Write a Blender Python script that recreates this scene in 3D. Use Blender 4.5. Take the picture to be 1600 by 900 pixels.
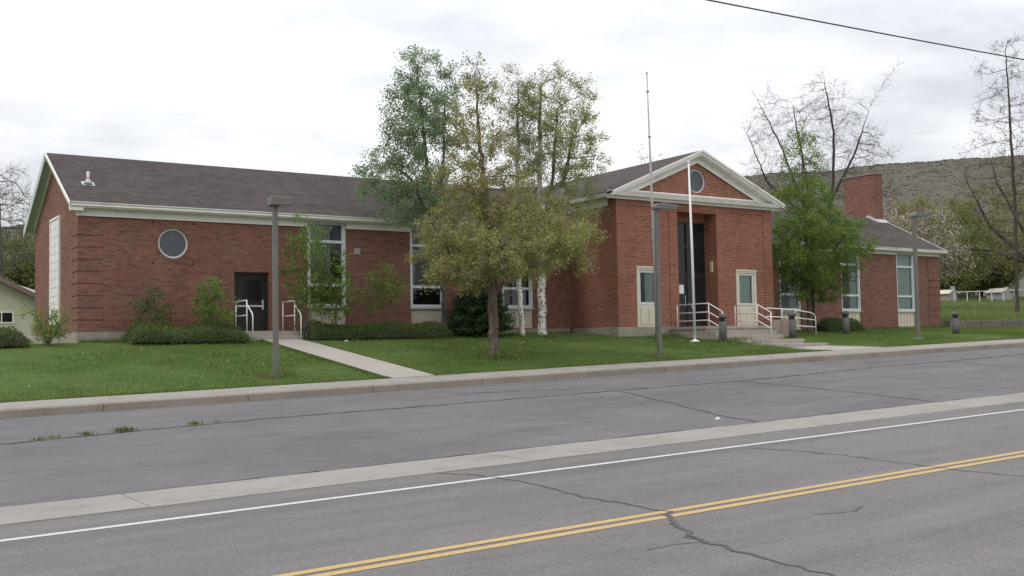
import bpy, bmesh, math, random
import numpy as np
from mathutils import Vector, Matrix
for o in list(bpy.data.objects): bpy.data.objects.remove(o)
scene = bpy.context.scene
E = 1.85                      # eye height above the road under the camera; building numbers below are relative to the eye
# ------------------------------------------------------------------ camera
cd = bpy.data.cameras.new('camera'); cam = bpy.data.objects.new('camera', cd); scene.collection.objects.link(cam)
yaw, pit, rol = 0.584855, 0.0542792, -0.0178859
fw = Vector((math.sin(yaw)*math.cos(pit), math.cos(yaw)*math.cos(pit), math.sin(pit)))
r0 = Vector((math.cos(yaw), -math.sin(yaw), 0)); u0 = r0.cross(fw)
cr = r0*math.cos(rol)+u0*math.sin(rol); cu = u0*math.cos(rol)-r0*math.sin(rol)
cam.matrix_world = Matrix(((cr.x, cu.x, -fw.x, 0), (cr.y, cu.y, -fw.y, 0), (cr.z, cu.z, -fw.z, E), (0, 0, 0, 1)))
cd.sensor_width = 36; cd.lens = 36*1653.2/1600; cd.clip_start = .1; cd.clip_end = 6000
scene.camera = cam
# ------------------------------------------------------------------ sky and sun (bright overcast)
SUN_EL, SUN_AZ = 50, -75      # azimuth measured from +Y towards +X: the bright part of the sky is to the left
w = bpy.data.worlds.new('World'); scene.world = w; w.use_nodes = True
nt = w.node_tree; nt.nodes.clear()
def wn(t, **k):
    n = nt.nodes.new(t)
    for a, b in k.items(): setattr(n, a, b)
    return n
def wm(op, a, b=None, c=None, clamp=False):
    n = wn('ShaderNodeMath', operation=op, use_clamp=clamp)
    for i, v in enumerate((a, b, c)):
        if v is None: continue
        if isinstance(v, (int, float)): n.inputs[i].default_value = v
        else: nt.links.new(v, n.inputs[i])
    return n.outputs[0]
sky = wn('ShaderNodeTexSky', sky_type='NISHITA', sun_disc=False)
sky.sun_elevation = math.radians(SUN_EL); sky.sun_rotation = math.radians(SUN_AZ)
bg1 = wn('ShaderNodeBackground'); bg1.inputs[1].default_value = .12; nt.links.new(sky.outputs[0], bg1.inputs[0])
tc = wn('ShaderNodeTexCoord'); sp = wn('ShaderNodeSeparateXYZ'); nt.links.new(tc.outputs['Generated'], sp.inputs[0])
zc = wm('MAXIMUM', sp.outputs[2], 0.0)
den = wm('ADD', zc, .13)
cb = wn('ShaderNodeCombineXYZ'); nt.links.new(wm('DIVIDE', sp.outputs[0], den), cb.inputs[0]); nt.links.new(wm('DIVIDE', sp.outputs[1], den), cb.inputs[1])
def wnoise(sc, det, rough, off):
    n = wn('ShaderNodeTexNoise'); n.inputs['Scale'].default_value = sc; n.inputs['Detail'].default_value = det; n.inputs['Roughness'].default_value = rough
    m = wn('ShaderNodeMapping'); m.inputs['Location'].default_value = off; nt.links.new(cb.outputs[0], m.inputs[0]); nt.links.new(m.outputs[0], n.inputs['Vector'])
    return n.outputs[0]
n1 = wnoise(.75, 6, .55, (3.1, 7.4, 0)); n2 = wnoise(2.6, 7, .6, (1.7, 2.2, 0))
cl = wm('ADD', wm('MULTIPLY', n1, .68), wm('MULTIPLY', n2, .32))
rmp = wn('ShaderNodeValToRGB'); nt.links.new(cl, rmp.inputs[0])
rmp.color_ramp.elements[0].position = .38; rmp.color_ramp.elements[0].color = (.60, .62, .67, 1)
rmp.color_ramp.elements[1].position = .62; rmp.color_ramp.elements[1].color = (1.0, 1.0, 1.0, 1)
bg2 = wn('ShaderNodeBackground'); nt.links.new(rmp.outputs[0], bg2.inputs[0])
nt.links.new(wm('MULTIPLY_ADD', zc, 1.25, .90), bg2.inputs[1])        # overcast: brighter towards the zenith
mx = wn('ShaderNodeMixShader'); mx.inputs[0].default_value = .93
nt.links.new(bg1.outputs[0], mx.inputs[1]); nt.links.new(bg2.outputs[0], mx.inputs[2])
wo = wn('ShaderNodeOutputWorld'); nt.links.new(mx.outputs[0], wo.inputs[0])
sd = bpy.data.lights.new('sun', 'SUN'); sun = bpy.data.objects.new('sun', sd); scene.collection.objects.link(sun)
sd.energy = .8; sd.angle = math.radians(18); sd.color = (1, .965, .92)
az, el = math.radians(SUN_AZ), math.radians(SUN_EL)
sun.rotation_euler = Vector((math.sin(az)*math.cos(el), math.cos(az)*math.cos(el), math.sin(el))).to_track_quat('Z', 'Y').to_euler()
sun.location = (-20, 10, 40)
vs = scene.view_settings; vs.view_transform = 'Standard'; vs.look = 'None'; vs.exposure = 0.12; vs.gamma = 1; vs.use_curve_mapping = False
# ------------------------------------------------------------------ helpers
COL = scene.collection
def origin(o):
    v = Vector((0, 0, 0))
    while o is not None: v += o.location; o = o.parent
    return v
def tag(o, label=None, cat=None, group=None, kind=None):
    for k, v in (('label', label), ('category', cat), ('group', group), ('kind', kind)):
        if v: o[k] = v
    return o
def empty(name, loc, label=None, cat=None, group=None, rz=0):
    o = bpy.data.objects.new(name, None); COL.objects.link(o); o.location = loc; o.rotation_euler = (0, 0, rz); o.empty_display_size = .3
    return tag(o, label, cat, group)
def copy_tree(o, parent=None):
    c = o.copy(); COL.objects.link(c); c.parent = parent
    for ch in list(o.children): copy_tree(ch, c)
    return c
class MB:
    def __init__(s): s.v = []; s.f = []; s.sm = []
    def add(s, vs, fs, smooth=False):
        n = len(s.v); s.v += [tuple(p) for p in vs]; s.f += [tuple(i+n for i in f) for f in fs]; s.sm += [smooth]*len(fs); return s
    def box(s, x0, x1, y0, y1, z0, z1):
        return s.add([(x0,y0,z0),(x1,y0,z0),(x1,y1,z0),(x0,y1,z0),(x0,y0,z1),(x1,y0,z1),(x1,y1,z1),(x0,y1,z1)],
                     [(0,3,2,1),(4,5,6,7),(0,1,5,4),(1,2,6,5),(2,3,7,6),(3,0,4,7)])
    def hexa(s, b, t):        # bottom 4 and top 4 corners, same winding (ccw from above)
        return s.add(list(b)+list(t), [(0,3,2,1),(4,5,6,7),(0,1,5,4),(1,2,6,5),(2,3,7,6),(3,0,4,7)])
    def prism(s, poly, axis, a0, a1, smooth=False):   # poly of 2-D points; axis 'x': (y,z), 'y': (x,z), 'z': (x,y)
        def P(p, a): return {'x': (a, p[0], p[1]), 'y': (p[0], a, p[1]), 'z': (p[0], p[1], a)}[axis]
        n = len(poly)
        s.add([P(p, a0) for p in poly]+[P(p, a1) for p in poly], [tuple(range(n))[::-1], tuple(range(n, 2*n))])
        m = len(s.v)-2*n
        for i in range(n): s.f.append((m+i, m+(i+1) % n, m+n+(i+1) % n, m+n+i)); s.sm.append(smooth)
        return s
    def tube(s, pts, r, n=8, cap=True):
        pts = [Vector(p) for p in pts]; rs = r if isinstance(r, (list, tuple)) else [r]*len(pts); base = len(s.v); up = None
        for i, p in enumerate(pts):
            d = (pts[min(i+1, len(pts)-1)]-pts[max(i-1, 0)]).normalized()
            if up is None: up = Vector((0, 0, 1)) if abs(d.z) < .9 else Vector((1, 0, 0))
            a = (up-d*up.dot(d)).normalized(); b = d.cross(a); up = a
            for k in range(n): t = 2*math.pi*k/n; s.v.append(tuple(p+(a*math.cos(t)+b*math.sin(t))*rs[i]))
        for i in range(len(pts)-1):
            for k in range(n): s.f.append((base+i*n+k, base+i*n+(k+1) % n, base+(i+1)*n+(k+1) % n, base+(i+1)*n+k)); s.sm.append(True)
        if cap: s.f += [tuple(base+k for k in range(n))[::-1], tuple(base+(len(pts)-1)*n+k for k in range(n))]; s.sm += [False, False]
        return s
    def lathe(s, prof, cx=0, cy=0, n=20):   # prof [(r,z)...] from the bottom up
        base = len(s.v)
        for r, z in prof:
            for k in range(n): t = 2*math.pi*k/n; s.v.append((cx+r*math.cos(t), cy+r*math.sin(t), z))
        for i in range(len(prof)-1):
            for k in range(n): s.f.append((base+i*n+k, base+i*n+(k+1) % n, base+(i+1)*n+(k+1) % n, base+(i+1)*n+k)); s.sm.append(True)
        s.f += [tuple(base+k for k in range(n))[::-1], tuple(base+(len(prof)-1)*n+k for k in range(n))]; s.sm += [False, False]
        return s
    def ringplate(s, cx, cz, r, half, y0, y1, n=48):   # square plate with a round hole, in an x-z wall
        o = []
        for k in range(n):
            t = 2*math.pi*(k+.5)/n; c, q = math.cos(t), math.sin(t); m = max(abs(c), abs(q)); o.append((c, q, c/m, q/m))
        v = []
        for y in (y0, y1): v += [(cx+a*r, y, cz+b*r) for a, b, _, _ in o]+[(cx+c*half, y, cz+d*half) for _, _, c, d in o]
        f = []
        for k in range(n):
            j = (k+1) % n
            f += [(k, j, n+j, n+k)[::-1], (2*n+k, 2*n+j, 3*n+j, 3*n+k), (k, j, 2*n+j, 2*n+k)]
            f.append((n+k, n+j, 3*n+j, 3*n+k)[::-1])
        return s.add(v, f)
    def annulus(s, cx, cz, r0_, r1_, y0, y1, n=48):
        v = []; f = []
        for y in (y0, y1):
            for r in (r0_, r1_): v += [(cx+r*math.cos(2*math.pi*(k+.5)/n), y, cz+r*math.sin(2*math.pi*(k+.5)/n)) for k in range(n)]
        for k in range(n):
            j = (k+1) % n
            f += [(k, j, n+j, n+k)[::-1], (2*n+k, 2*n+j, 3*n+j, 3*n+k), (k, j, 2*n+j, 2*n+k), (n+k, n+j, 3*n+j, 3*n+k)[::-1]]
        return s.add(v, f)
    def mesh(s, name, mat, off=(0, 0, 0)):
        me = bpy.data.meshes.new(name); ox, oy, oz = off
        me.from_pydata([(x-ox, y-oy, z-oz) for x, y, z in s.v], [], s.f)
        bm = bmesh.new(); bm.from_mesh(me); bmesh.ops.recalc_face_normals(bm, faces=bm.faces); bm.to_mesh(me); bm.free()
        me.polygons.foreach_set('use_smooth', s.sm)
        uv = me.uv_layers.new(name='UVMap').data
        for p in me.polygons:
            n = p.normal; ax = max(range(3), key=lambda i: abs(n[i]))
            for li, vi in zip(p.loop_indices, p.vertices):
                x, y, z = s.v[vi]
                uv[li].uv = (y, z) if ax == 0 else (x, z) if ax == 1 else (x, y)
        me.materials.append(mat); return me
    def build(s, name, mat, parent=None, local=False, bevel=0):
        off = (0, 0, 0)
        if not local:
            s.v = [(x, y, z+E) for x, y, z in s.v]
            off = origin(parent)
        o = bpy.data.objects.new(name, s.mesh(name, mat, off)); COL.objects.link(o)
        if parent is not None: o.parent = parent
        if bevel:
            b = o.modifiers.new('bevel', 'BEVEL'); b.width = bevel; b.segments = 2; b.limit_method = 'ANGLE'; b.angle_limit = .6
        return o
def bigmesh(name, verts, faces_flat, nper, mat, parent=None, loc=(0, 0, 0), smooth=False):
    me = bpy.data.meshes.new(name); nv = len(verts); nf = len(faces_flat)//nper
    me.vertices.add(nv); me.vertices.foreach_set('co', np.asarray(verts, np.float32).ravel())
    me.loops.add(nf*nper); me.loops.foreach_set('vertex_index', np.asarray(faces_flat, np.int32).ravel())
    me.polygons.add(nf); me.polygons.foreach_set('loop_start', np.arange(0, nf*nper, nper, dtype=np.int32))
    me.polygons.foreach_set('loop_total', np.full(nf, nper, np.int32))
    me.polygons.foreach_set('use_smooth', np.full(nf, smooth))
    me.update(calc_edges=True); me.validate()
    me.materials.append(mat); o = bpy.data.objects.new(name, me); COL.objects.link(o); o.location = loc
    if parent is not None: o.parent = parent
    return o
# ------------------------------------------------------------------ materials
class NT:
    def __init__(s, name):
        s.m = bpy.data.materials.new(name); s.m.use_nodes = True; s.t = s.m.node_tree; s.t.nodes.clear()
        s.out = s.n('ShaderNodeOutputMaterial'); s.tc = s.n('ShaderNodeTexCoord')
    def n(s, t, **k):
        x = s.t.nodes.new(t)
        for a, b in k.items(): setattr(x, a, b)
        return x
    def l(s, a, b): s.t.links.new(a, b)
    def set(s, node, **k):
        for a, b in k.items():
            i = node.inputs[a.replace('_', ' ')]
            if hasattr(b, 'is_linked'): s.l(b, i)
            elif isinstance(b, tuple) and len(b) == 3 and i.type == 'RGBA': i.default_value = (*b, 1)
            else: i.default_value = b
        return node
    def coord(s, which='Object', scale=(1, 1, 1), rot=(0, 0, 0)):
        m = s.n('ShaderNodeMapping'); m.inputs['Scale'].default_value = scale; m.inputs['Rotation'].default_value = rot
        if which == 'World': s.l(s.n('ShaderNodeNewGeometry').outputs['Position'], m.inputs[0])
        else: s.l(s.tc.outputs[which], m.inputs[0])
        return m.outputs[0]
    def noise(s, vec, scale, detail=3, rough=.55):
        return s.set(s.n('ShaderNodeTexNoise'), Vector=vec, Scale=scale, Detail=detail, Roughness=rough).outputs[0]
    def ramp(s, fac, stops):
        r = s.n('ShaderNodeValToRGB'); s.l(fac, r.inputs[0]); e = r.color_ramp.elements
        while len(e) < len(stops): e.new(.5)
        for i, (p, c) in enumerate(stops): e[i].position = p; e[i].color = (*c, 1) if len(c) == 3 else c
        return r.outputs[0]
    def grey(s, fac, a, b, lo=0., hi=1.): return s.ramp(fac, [(a, (lo,)*3), (b, (hi,)*3)])
    def mix(s, fac, a, b, mode='MIX'):
        x = s.n('ShaderNodeMix', data_type='RGBA', blend_type=mode); x.clamp_factor = True
        for i, v in ((0, fac), (6, a), (7, b)):
            if hasattr(v, 'is_linked'): s.l(v, x.inputs[i])
            else: x.inputs[i].default_value = (*v, 1) if isinstance(v, tuple) else v
        return x.outputs[2]
    def bump(s, h, strength=.3, dist=.01):
        return s.set(s.n('ShaderNodeBump'), Height=h, Strength=strength, Distance=dist).outputs[0]
    def pbr(s, col, rough=.8, normal=None, spec=.3, metal=0.):
        p = s.set(s.n('ShaderNodeBsdfPrincipled'), Base_Color=col, Roughness=rough, Metallic=metal); p.inputs['Specular IOR Level'].default_value = spec
        if normal is not None: s.l(normal, p.inputs['Normal'])
        s.l(p.outputs[0], s.out.inputs[0]); return s.m
def plain(name, c, rough=.6, var=.15, scale=3., fine=60., bump=.1, metal=0., spec=.3, dirt=None):
    t = NT(name); v = t.coord('World'); a = t.noise(v, scale, 4); b = t.noise(v, fine, 2)
    lo = tuple(x*(1-var) for x in c); hi = tuple(min(1, x*(1+var)) for x in c)
    col = t.ramp(a, [(.3, lo), (.7, hi)])
    col = t.mix(.35, col, t.ramp(b, [(.3, tuple(x*(1-var) for x in c)), (.7, tuple(min(1, x*(1+var)) for x in c))]))
    if dirt:
        m = t.grey(t.noise(t.coord('World', (1, 1, .35)), 1.7, 6, .65), .52, .72, 0, .75); col = t.mix(m, col, dirt)
    return t.pbr(col, rough, t.bump(b, bump, .01) if bump else None, spec, metal)
def brick_mat(name, c1, c2, mortar, var):
    t = NT(name); uv = t.coord('UV')
    b = t.set(t.n('ShaderNodeTexBrick'), Vector=uv, Color1=c1, Color2=c2, Mortar=mortar, Scale=1., Bias=-.1)
    b.inputs['Mortar Size'].default_value = .006; b.inputs['Mortar Smooth'].default_value = .15; b.inputs['Brick Width'].default_value = .206; b.inputs['Row Height'].default_value = .0677
    br = t.n('ShaderNodeTexWhiteNoise', noise_dimensions='2D')        # a tone for each brick of its own
    sx = t.n('ShaderNodeSeparateXYZ'); t.l(uv, sx.inputs[0])
    def mm(op, a, b_):
        x = t.n('ShaderNodeMath', operation=op)
        for i, q in enumerate((a, b_)):
            if hasattr(q, 'is_linked'): t.l(q, x.inputs[i])
            else: x.inputs[i].default_value = q
        return x.outputs[0]
    row = mm('FLOOR', mm('DIVIDE', sx.outputs[1], .0677), 0); odd = mm('MULTIPLY', mm('MODULO', mm('ABSOLUTE', row, 0), 2.), .103)
    colm = mm('FLOOR', mm('DIVIDE', mm('ADD', sx.outputs[0], odd), .206), 0)
    cx = t.n('ShaderNodeCombineXYZ'); t.l(colm, cx.inputs[0]); t.l(row, cx.inputs[1]); t.l(cx.outputs[0], br.inputs['Vector'])
    tone = t.ramp(br.outputs[0], [(0, (1-var,)*3), (.12, (1-.8*var,)*3), (.2, (.95,)*3), (.8, (1.05,)*3), (1, (1+.45*var,)*3)])
    col = t.mix(t.grey(b.outputs['Fac'], 0, 1, 1, 0), b.outputs['Color'], t.mix(1., b.outputs['Color'], tone, 'MULTIPLY'))
    wv = t.coord('World'); big = t.noise(wv, .55, 5, .6); st = t.noise(t.coord('World', (2.2, 2.2, .3)), 1., 5, .6)
    col = t.mix(1., col, t.ramp(big, [(.3, (.86, .84, .84)), (.7, (1.1, 1.08, 1.06))]), 'MULTIPLY')
    col = t.mix(t.grey(st, .55, .8, 0, .3), col, (.16, .10, .085))
    return t.pbr(col, .88, t.bump(t.grey(b.outputs['Fac'], 0, 1, 1, 0), .5, .008), .2)
M = {}
M['brick'] = brick_mat('brick_wing', (.232, .104, .077), (.182, .080, .060), (.21, .16, .13), .32)
M['brick_front'] = brick_mat('brick_portico', (.275, .098, .060), (.215, .074, .046), (.40, .30, .24), .36)
M['foundation'] = plain('concrete_foundation', (.30, .27, .22), .9, .22, 2.5, 40, .25, dirt=(.15, .135, .10))
M['white'] = plain('white_trim_paint', (.76, .75, .70), .55, .05, 2, 30, .03, dirt=(.58, .56, .50))
M['cream'] = plain('cream_trim_paint', (.62, .56, .44), .55, .07, 2, 30, .03)
M['panel'] = plain('beige_panel_paint', (.52, .47, .38), .6, .08, 2, 30, .03, dirt=(.36, .33, .27))
M['soffit'] = plain('soffit_paint', (.50, .58, .55), .7, .1, 2, 30, .03)
M['winframe'] = plain('grey_white_window_frame', (.62, .65, .65), .45, .05, 2, 30, .02)
M['bronze'] = plain('dark_bronze_frame', (.028, .025, .024), .4, .2, 3, 40, .02, spec=.4)
M['doordark'] = plain('dark_brown_door', (.022, .018, .018), .45, .2, 2, 40, .03)
M['rail'] = plain('white_rail_paint', (.80, .79, .76), .4, .04, 4, 40, .02, spec=.4)
M['lamp_metal'] = plain('grey_bronze_lamp_metal', (.155, .145, .132), .5, .14, 2, 40, .04, spec=.35)
M['lens'] = plain('frosted_lens', (.55, .55, .5), .3, .04, 3, 30, 0)
M['flagwhite'] = plain('white_pole_paint', (.74, .74, .73), .35, .06, 2, 30, .02, spec=.4)
M['flaggrey'] = plain('weathered_pole', (.40, .36, .35), .6, .3, 1.6, 12, .1)
M['bollard'] = plain('dark_concrete_bollard', (.118, .114, .11), .9, .25, 4, 50, .3)
M['bollard_dark'] = plain('bollard_recess', (.05, .048, .046), .8, .2, 4, 50, .1)
M['concrete'] = plain('pale_concrete', (.262, .243, .220), .9, .14, .8, 45, .2, dirt=(.19, .168, .145))
M['path'] = plain('path_concrete', (.335, .305, .275), .9, .10, .8, 45, .2)
M['kerbstone'] = plain('kerb_concrete', (.235, .20, .168), .9, .2, 1.2, 40, .25, dirt=(.17, .132, .102))
M['step'] = plain('step_concrete', (.36, .32, .28), .9, .16, 1.5, 40, .2, dirt=(.22, .19, .165))
M['pinkwall'] = plain('pinkish_concrete', (.35, .27, .235), .9, .14, 2, 40, .2, dirt=(.22, .17, .15))
M['stonewall'] = plain('retaining_stone', (.15, .128, .11), .9, .25, 1.5, 30, .3)
M['joint'] = plain('joint_dirt', (.05, .045, .04), .95, .2, 4, 40, .2)
M['tar'] = plain('crack_sealer', (.074, .071, .078), .75, .25, 3, 50, .15)
M['crack'] = plain('crack_dirt', (.035, .033, .032), .9, .3, 5, 60, .2)
M['metal'] = plain('galvanised_metal', (.50, .50, .50), .4, .1, 4, 40, .02, spec=.5)
M['paper'] = plain('paper', (.78, .78, .80), .7, .03, 4, 40, 0)
M['cable'] = plain('black_cable', (.05, .06, .065), .6, .2, 1, 20, 0)
M['curtain_green'] = plain('green_curtain', (.44, .54, .46), .9, .1, 2, 30, .1)
M['curtain_grey'] = plain('grey_curtain', (.40, .43, .41), .9, .12, 2, 30, .1)
M['interior'] = plain('room_paint', (.30, .28, .25), .9, .1, 1, 20, 0)
M['siding_trim'] = plain('brown_fascia', (.19, .135, .115), .7, .15, 2, 30, .05)
M['houseroof'] = plain('tan_roof', (.30, .25, .21), .9, .2, 1.2, 10, .2)
M['lightcream'] = plain('wall_light_cover', (.62, .56, .34), .4, .05, 3, 30, 0)
M['vent'] = plain('grey_vent', (.33, .30, .29), .6, .12, 3, 30, .05)
def glass_mat():
    t = NT('window_glass'); g = t.set(t.n('ShaderNodeBsdfGlossy'), Color=(.9, .93, .95), Roughness=.03)
    tr = t.set(t.n('ShaderNodeBsdfTransparent'), Color=(.82, .86, .87)); fr = t.n('ShaderNodeFresnel'); fr.inputs[0].default_value = 1.5
    mx_ = t.n('ShaderNodeMixShader'); t.l(fr.outputs[0], mx_.inputs[0]); t.l(tr.outputs[0], mx_.inputs[1]); t.l(g.outputs[0], mx_.inputs[2])
    t.l(mx_.outputs[0], t.out.inputs[0]); return t.m
M['glass'] = glass_mat()
def dark_glass():
    t = NT('tinted_glass'); return t.pbr(t.ramp(t.noise(t.coord('World'), .9, 3), [(.3, (.012, .012, .013)), (.7, (.024, .024, .026))]), .12, None, .35)
def sky_glass():
    t = NT('bluish_dark_glass'); return t.pbr(t.ramp(t.noise(t.coord('World'), .9, 3), [(.3, (.050, .055, .066)), (.7, (.075, .082, .098))]), .12, None, .5)
M['darkglass'] = dark_glass(); M['blueglass'] = sky_glass()
def shingle_mat(name='asphalt_shingles', k=1.):
    t = NT(name); uv = t.coord('UV')
    b = t.set(t.n('ShaderNodeTexBrick'), Vector=uv, Color1=(.084*k, .067*k, .066*k), Color2=(.058*k, .048*k, .048*k), Mortar=(.030*k, .026*k, .026*k), Scale=1., Bias=.0)
    b.inputs['Mortar Size'].default_value = .006; b.inputs['Mortar Smooth'].default_value = .6; b.inputs['Brick Width'].default_value = .31; b.inputs['Row Height'].default_value = .125
    v = t.coord('World'); a = t.noise(t.coord('World', (.35, 1.6, 1.6)), 1.1, 7, .7); f = t.noise(v, 28, 3, .6)
    col = t.mix(1., b.outputs['Color'], t.ramp(a, [(.3, (.82, .84, .86)), (.72, (1.22, 1.18, 1.14))]), 'MULTIPLY')
    col = t.mix(1., col, t.ramp(f, [(.25, (.7,)*3), (.75, (1.3,)*3)]), 'MULTIPLY')
    return t.pbr(col, .92, t.bump(b.outputs['Fac'], .4, -.012), .2)
M['shingle'] = shingle_mat()
def siding_mat():
    t = NT('cream_lap_siding'); uv = t.coord('UV'); sx = t.n('ShaderNodeSeparateXYZ'); t.l(uv, sx.inputs[0])
    m = t.n('ShaderNodeMath', operation='DIVIDE'); t.l(sx.outputs[1], m.inputs[0]); m.inputs[1].default_value = .2
    fr = t.n('ShaderNodeMath', operation='FRACT'); t.l(m.outputs[0], fr.inputs[0])
    col = t.mix(t.grey(fr.outputs[0], .0, .12, .35, 0), t.ramp(t.noise(t.coord('World'), 1.5, 3), [(.3, (.47, .46, .34)), (.7, (.54, .53, .40))]), (.28, .27, .2))
    return t.pbr(col, .6, t.bump(fr.outputs[0], .4, -.02), .3)
M['siding'] = siding_mat()
def asphalt(name, c, speck, blotch, streak=(.35, 1.2, 1), sealer=0., tracks=False):
    t = NT(name); v = t.coord('World')
    f1 = t.noise(v, 150, 2, .7); f2 = t.noise(v, 19, 3, .6); vo = t.set(t.n('ShaderNodeTexVoronoi'), Vector=v, Scale=105.).outputs['Color']
    big = t.noise(t.coord('World', streak), .55, 6, .6); mid = t.noise(t.coord('World', (.8, 1.3, 1)), 1.9, 6, .68)
    col = t.ramp(big, [(.3, tuple(x*(1-blotch) for x in c)), (.7, tuple(x*(1+blotch) for x in c))])
    col = t.mix(1., col, t.ramp(mid, [(.3, (1-blotch*.8,)*3), (.7, (1+blotch*.8,)*3)]), 'MULTIPLY')
    col = t.mix(1., col, t.ramp(f1, [(.3, (1-speck,)*3), (.7, (1+speck,)*3)]), 'MULTIPLY')
    bw = t.n('ShaderNodeRGBToBW'); t.l(vo, bw.inputs[0])
    col = t.mix(1., col, t.ramp(bw.outputs[0], [(.15, (1-speck*.9,)*3), (.5, (1.,)*3), (.85, (1+speck*1.1,)*3)]), 'MULTIPLY')
    if tracks:      # worn wheel paths and oil-darkened lane centres, run along the lanes
        col = t.mix(1., col, t.ramp(t.noise(t.coord('World', (.03, 1.3, 1)), 1., 4, .6), [(.32, (.84,)*3), (.68, (1.13,)*3)]), 'MULTIPLY')
        col = t.mix(t.grey(t.noise(t.coord('World', (.25, 1., 1)), 2.2, 6, .7), .66, .78, 0, .35), col, tuple(x*.6 for x in c))
    if sealer: col = t.mix(t.grey(t.noise(t.coord('World', (.42, 1.05, 1)), .8, 8, .66), .48, .70, 0, sealer), col, tuple(x*.62 for x in c))
    return t.pbr(col, .9, t.bump(f2, .35, .01), .25)
M['road'] = asphalt('road_asphalt', (.142, .132, .130), .30, .10, tracks=True)
M['apron'] = asphalt('old_apron_asphalt', (.132, .125, .126), .20, .13, streak=(.45, .9, 1), sealer=.5)
def paint(name, c, under):
    t = NT(name); v = t.coord('World'); a = t.noise(v, 26, 4, .7); b = t.noise(t.coord('World', (.5, 3, 1)), 2., 4)
    m = t.grey(a, .50, .70, 0, .65); col = t.mix(m, t.mix(t.grey(b, .3, .7, 0, .35), c, tuple(x*.8 for x in c)), under)
    return t.pbr(col, .75, t.bump(a, .2, .004), .3)
M['white_line'] = paint('white_road_paint', (.55, .54, .53), (.19, .175, .165))
M['yellow_line'] = paint('yellow_road_paint', (.47, .325, .135), (.21, .185, .155))
def ground_mat(name, stops, scale, fine, bump=.6):
    t = NT(name); v = t.coord('World'); a = t.noise(v, scale, 6, .62); f = t.noise(v, fine, 3, .6)
    col = t.ramp(a, stops); col = t.mix(1., col, t.ramp(f, [(.25, (.72,)*3), (.75, (1.28,)*3)]), 'MULTIPLY')
    return t.pbr(col, .95, t.bump(f, bump, .03), .1)
M['lawn'] = ground_mat('lawn_soil_and_thatch', [(.25, (.052, .084, .022)), (.5, (.070, .108, .027)), (.68, (.090, .122, .034)), (.85, (.125, .125, .052))], .8, 24)
M['hill'] = ground_mat('sage_hillside', [(.28, (.088, .081, .064)), (.45, (.106, .096, .077)), (.6, (.095, .089, .070)), (.75, (.116, .103, .085))], .035, .6, .4)
M['field'] = ground_mat('rough_field_grass', [(.3, (.046, .078, .024)), (.5, (.062, .092, .030)), (.7, (.088, .100, .044))], .25, 9)
M['soil'] = ground_mat('roadside_soil', [(.3, (.10, .085, .065)), (.7, (.15, .125, .10))], .5, 12)
def leaf_mat(name, cols, trans=.35, rough=.6, gain=1.4, dry=None):
    cols = [tuple(x*gain for x in c) for c in cols]
    t = NT(name); g = t.n('ShaderNodeNewGeometry'); n = len(cols)
    col = t.ramp(g.outputs['Random Per Island'], [(i/max(1, n-1), c) for i, c in enumerate(cols)])
    big = t.noise(t.coord('World'), .9, 3); col = t.mix(1., col, t.ramp(big, [(.3, (.78,)*3), (.7, (1.22,)*3)]), 'MULTIPLY')
    if dry: col = t.mix(t.grey(t.noise(t.coord('World'), .42, 6, .68), .52, .74, 0, .6), col, dry)
    d = t.set(t.n('ShaderNodeBsdfPrincipled'), Base_Color=col, Roughness=rough); d.inputs['Specular IOR Level'].default_value = .2
    tl = t.set(t.n('ShaderNodeBsdfTranslucent'), Color=col); ms = t.n('ShaderNodeMixShader'); ms.inputs[0].default_value = trans
    t.l(d.outputs[0], ms.inputs[1]); t.l(tl.outputs[0], ms.inputs[2]); t.l(ms.outputs[0], t.out.inputs[0]); return t.m
M['leaf_crab'] = leaf_mat('yellow_green_and_bronze_leaves', [(.095, .12, .028), (.145, .165, .042), (.185, .192, .058), (.12, .14, .036), (.165, .14, .085), (.155, .118, .09)], .45, gain=2.2)
M['leaf_crab_brown'] = leaf_mat('bronze_buds', [(.14, .095, .07), (.185, .13, .10), (.13, .115, .055), (.12, .088, .07)], .45, gain=2.1)
M['leaf_aspen'] = leaf_mat('green_aspen_leaves', [(.082, .122, .058), (.11, .152, .078), (.135, .18, .095), (.09, .127, .062)], .5, gain=2.0)
M['leaf_pale'] = leaf_mat('pale_young_leaves', [(.115, .14, .045), (.16, .175, .065), (.19, .195, .09), (.13, .125, .06)], .5, gain=2.0)
M['leaf_green'] = leaf_mat('fresh_green_leaves', [(.058, .100, .018), (.088, .135, .026), (.118, .165, .036), (.066, .108, .022)], .42, gain=1.75)
M['leaf_sapling'] = leaf_mat('sapling_leaves', [(.05, .088, .02), (.085, .13, .03), (.12, .155, .035), (.065, .10, .03)], .42, gain=1.9)
M['leaf_hedge'] = leaf_mat('hedge_leaves', [(.028, .048, .014), (.045, .072, .02), (.062, .09, .027), (.05, .06, .024)], gain=2.0)
M['leaf_spruce'] = leaf_mat('dark_conifer_needles', [(.014, .03, .012), (.022, .044, .016), (.032, .056, .02)], .1)
M['leaf_olive'] = leaf_mat('olive_budding_leaves', [(.085, .085, .028), (.115, .11, .038), (.14, .125, .05), (.105, .085, .05)], .45, gain=2.1)
M['leaf_olive_green'] = leaf_mat('olive_green_leaves', [(.055, .07, .022), (.08, .095, .03), (.105, .115, .04), (.075, .07, .032)], .45, gain=2.2)
M['leaf_bud'] = leaf_mat('brown_buds', [(.17, .13, .11), (.22, .17, .145), (.14, .115, .085)])
M['blossom'] = leaf_mat('white_pink_blossom', [(.42, .36, .33), (.52, .46, .42), (.30, .27, .19), (.46, .37, .36)], gain=1.1)
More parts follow.
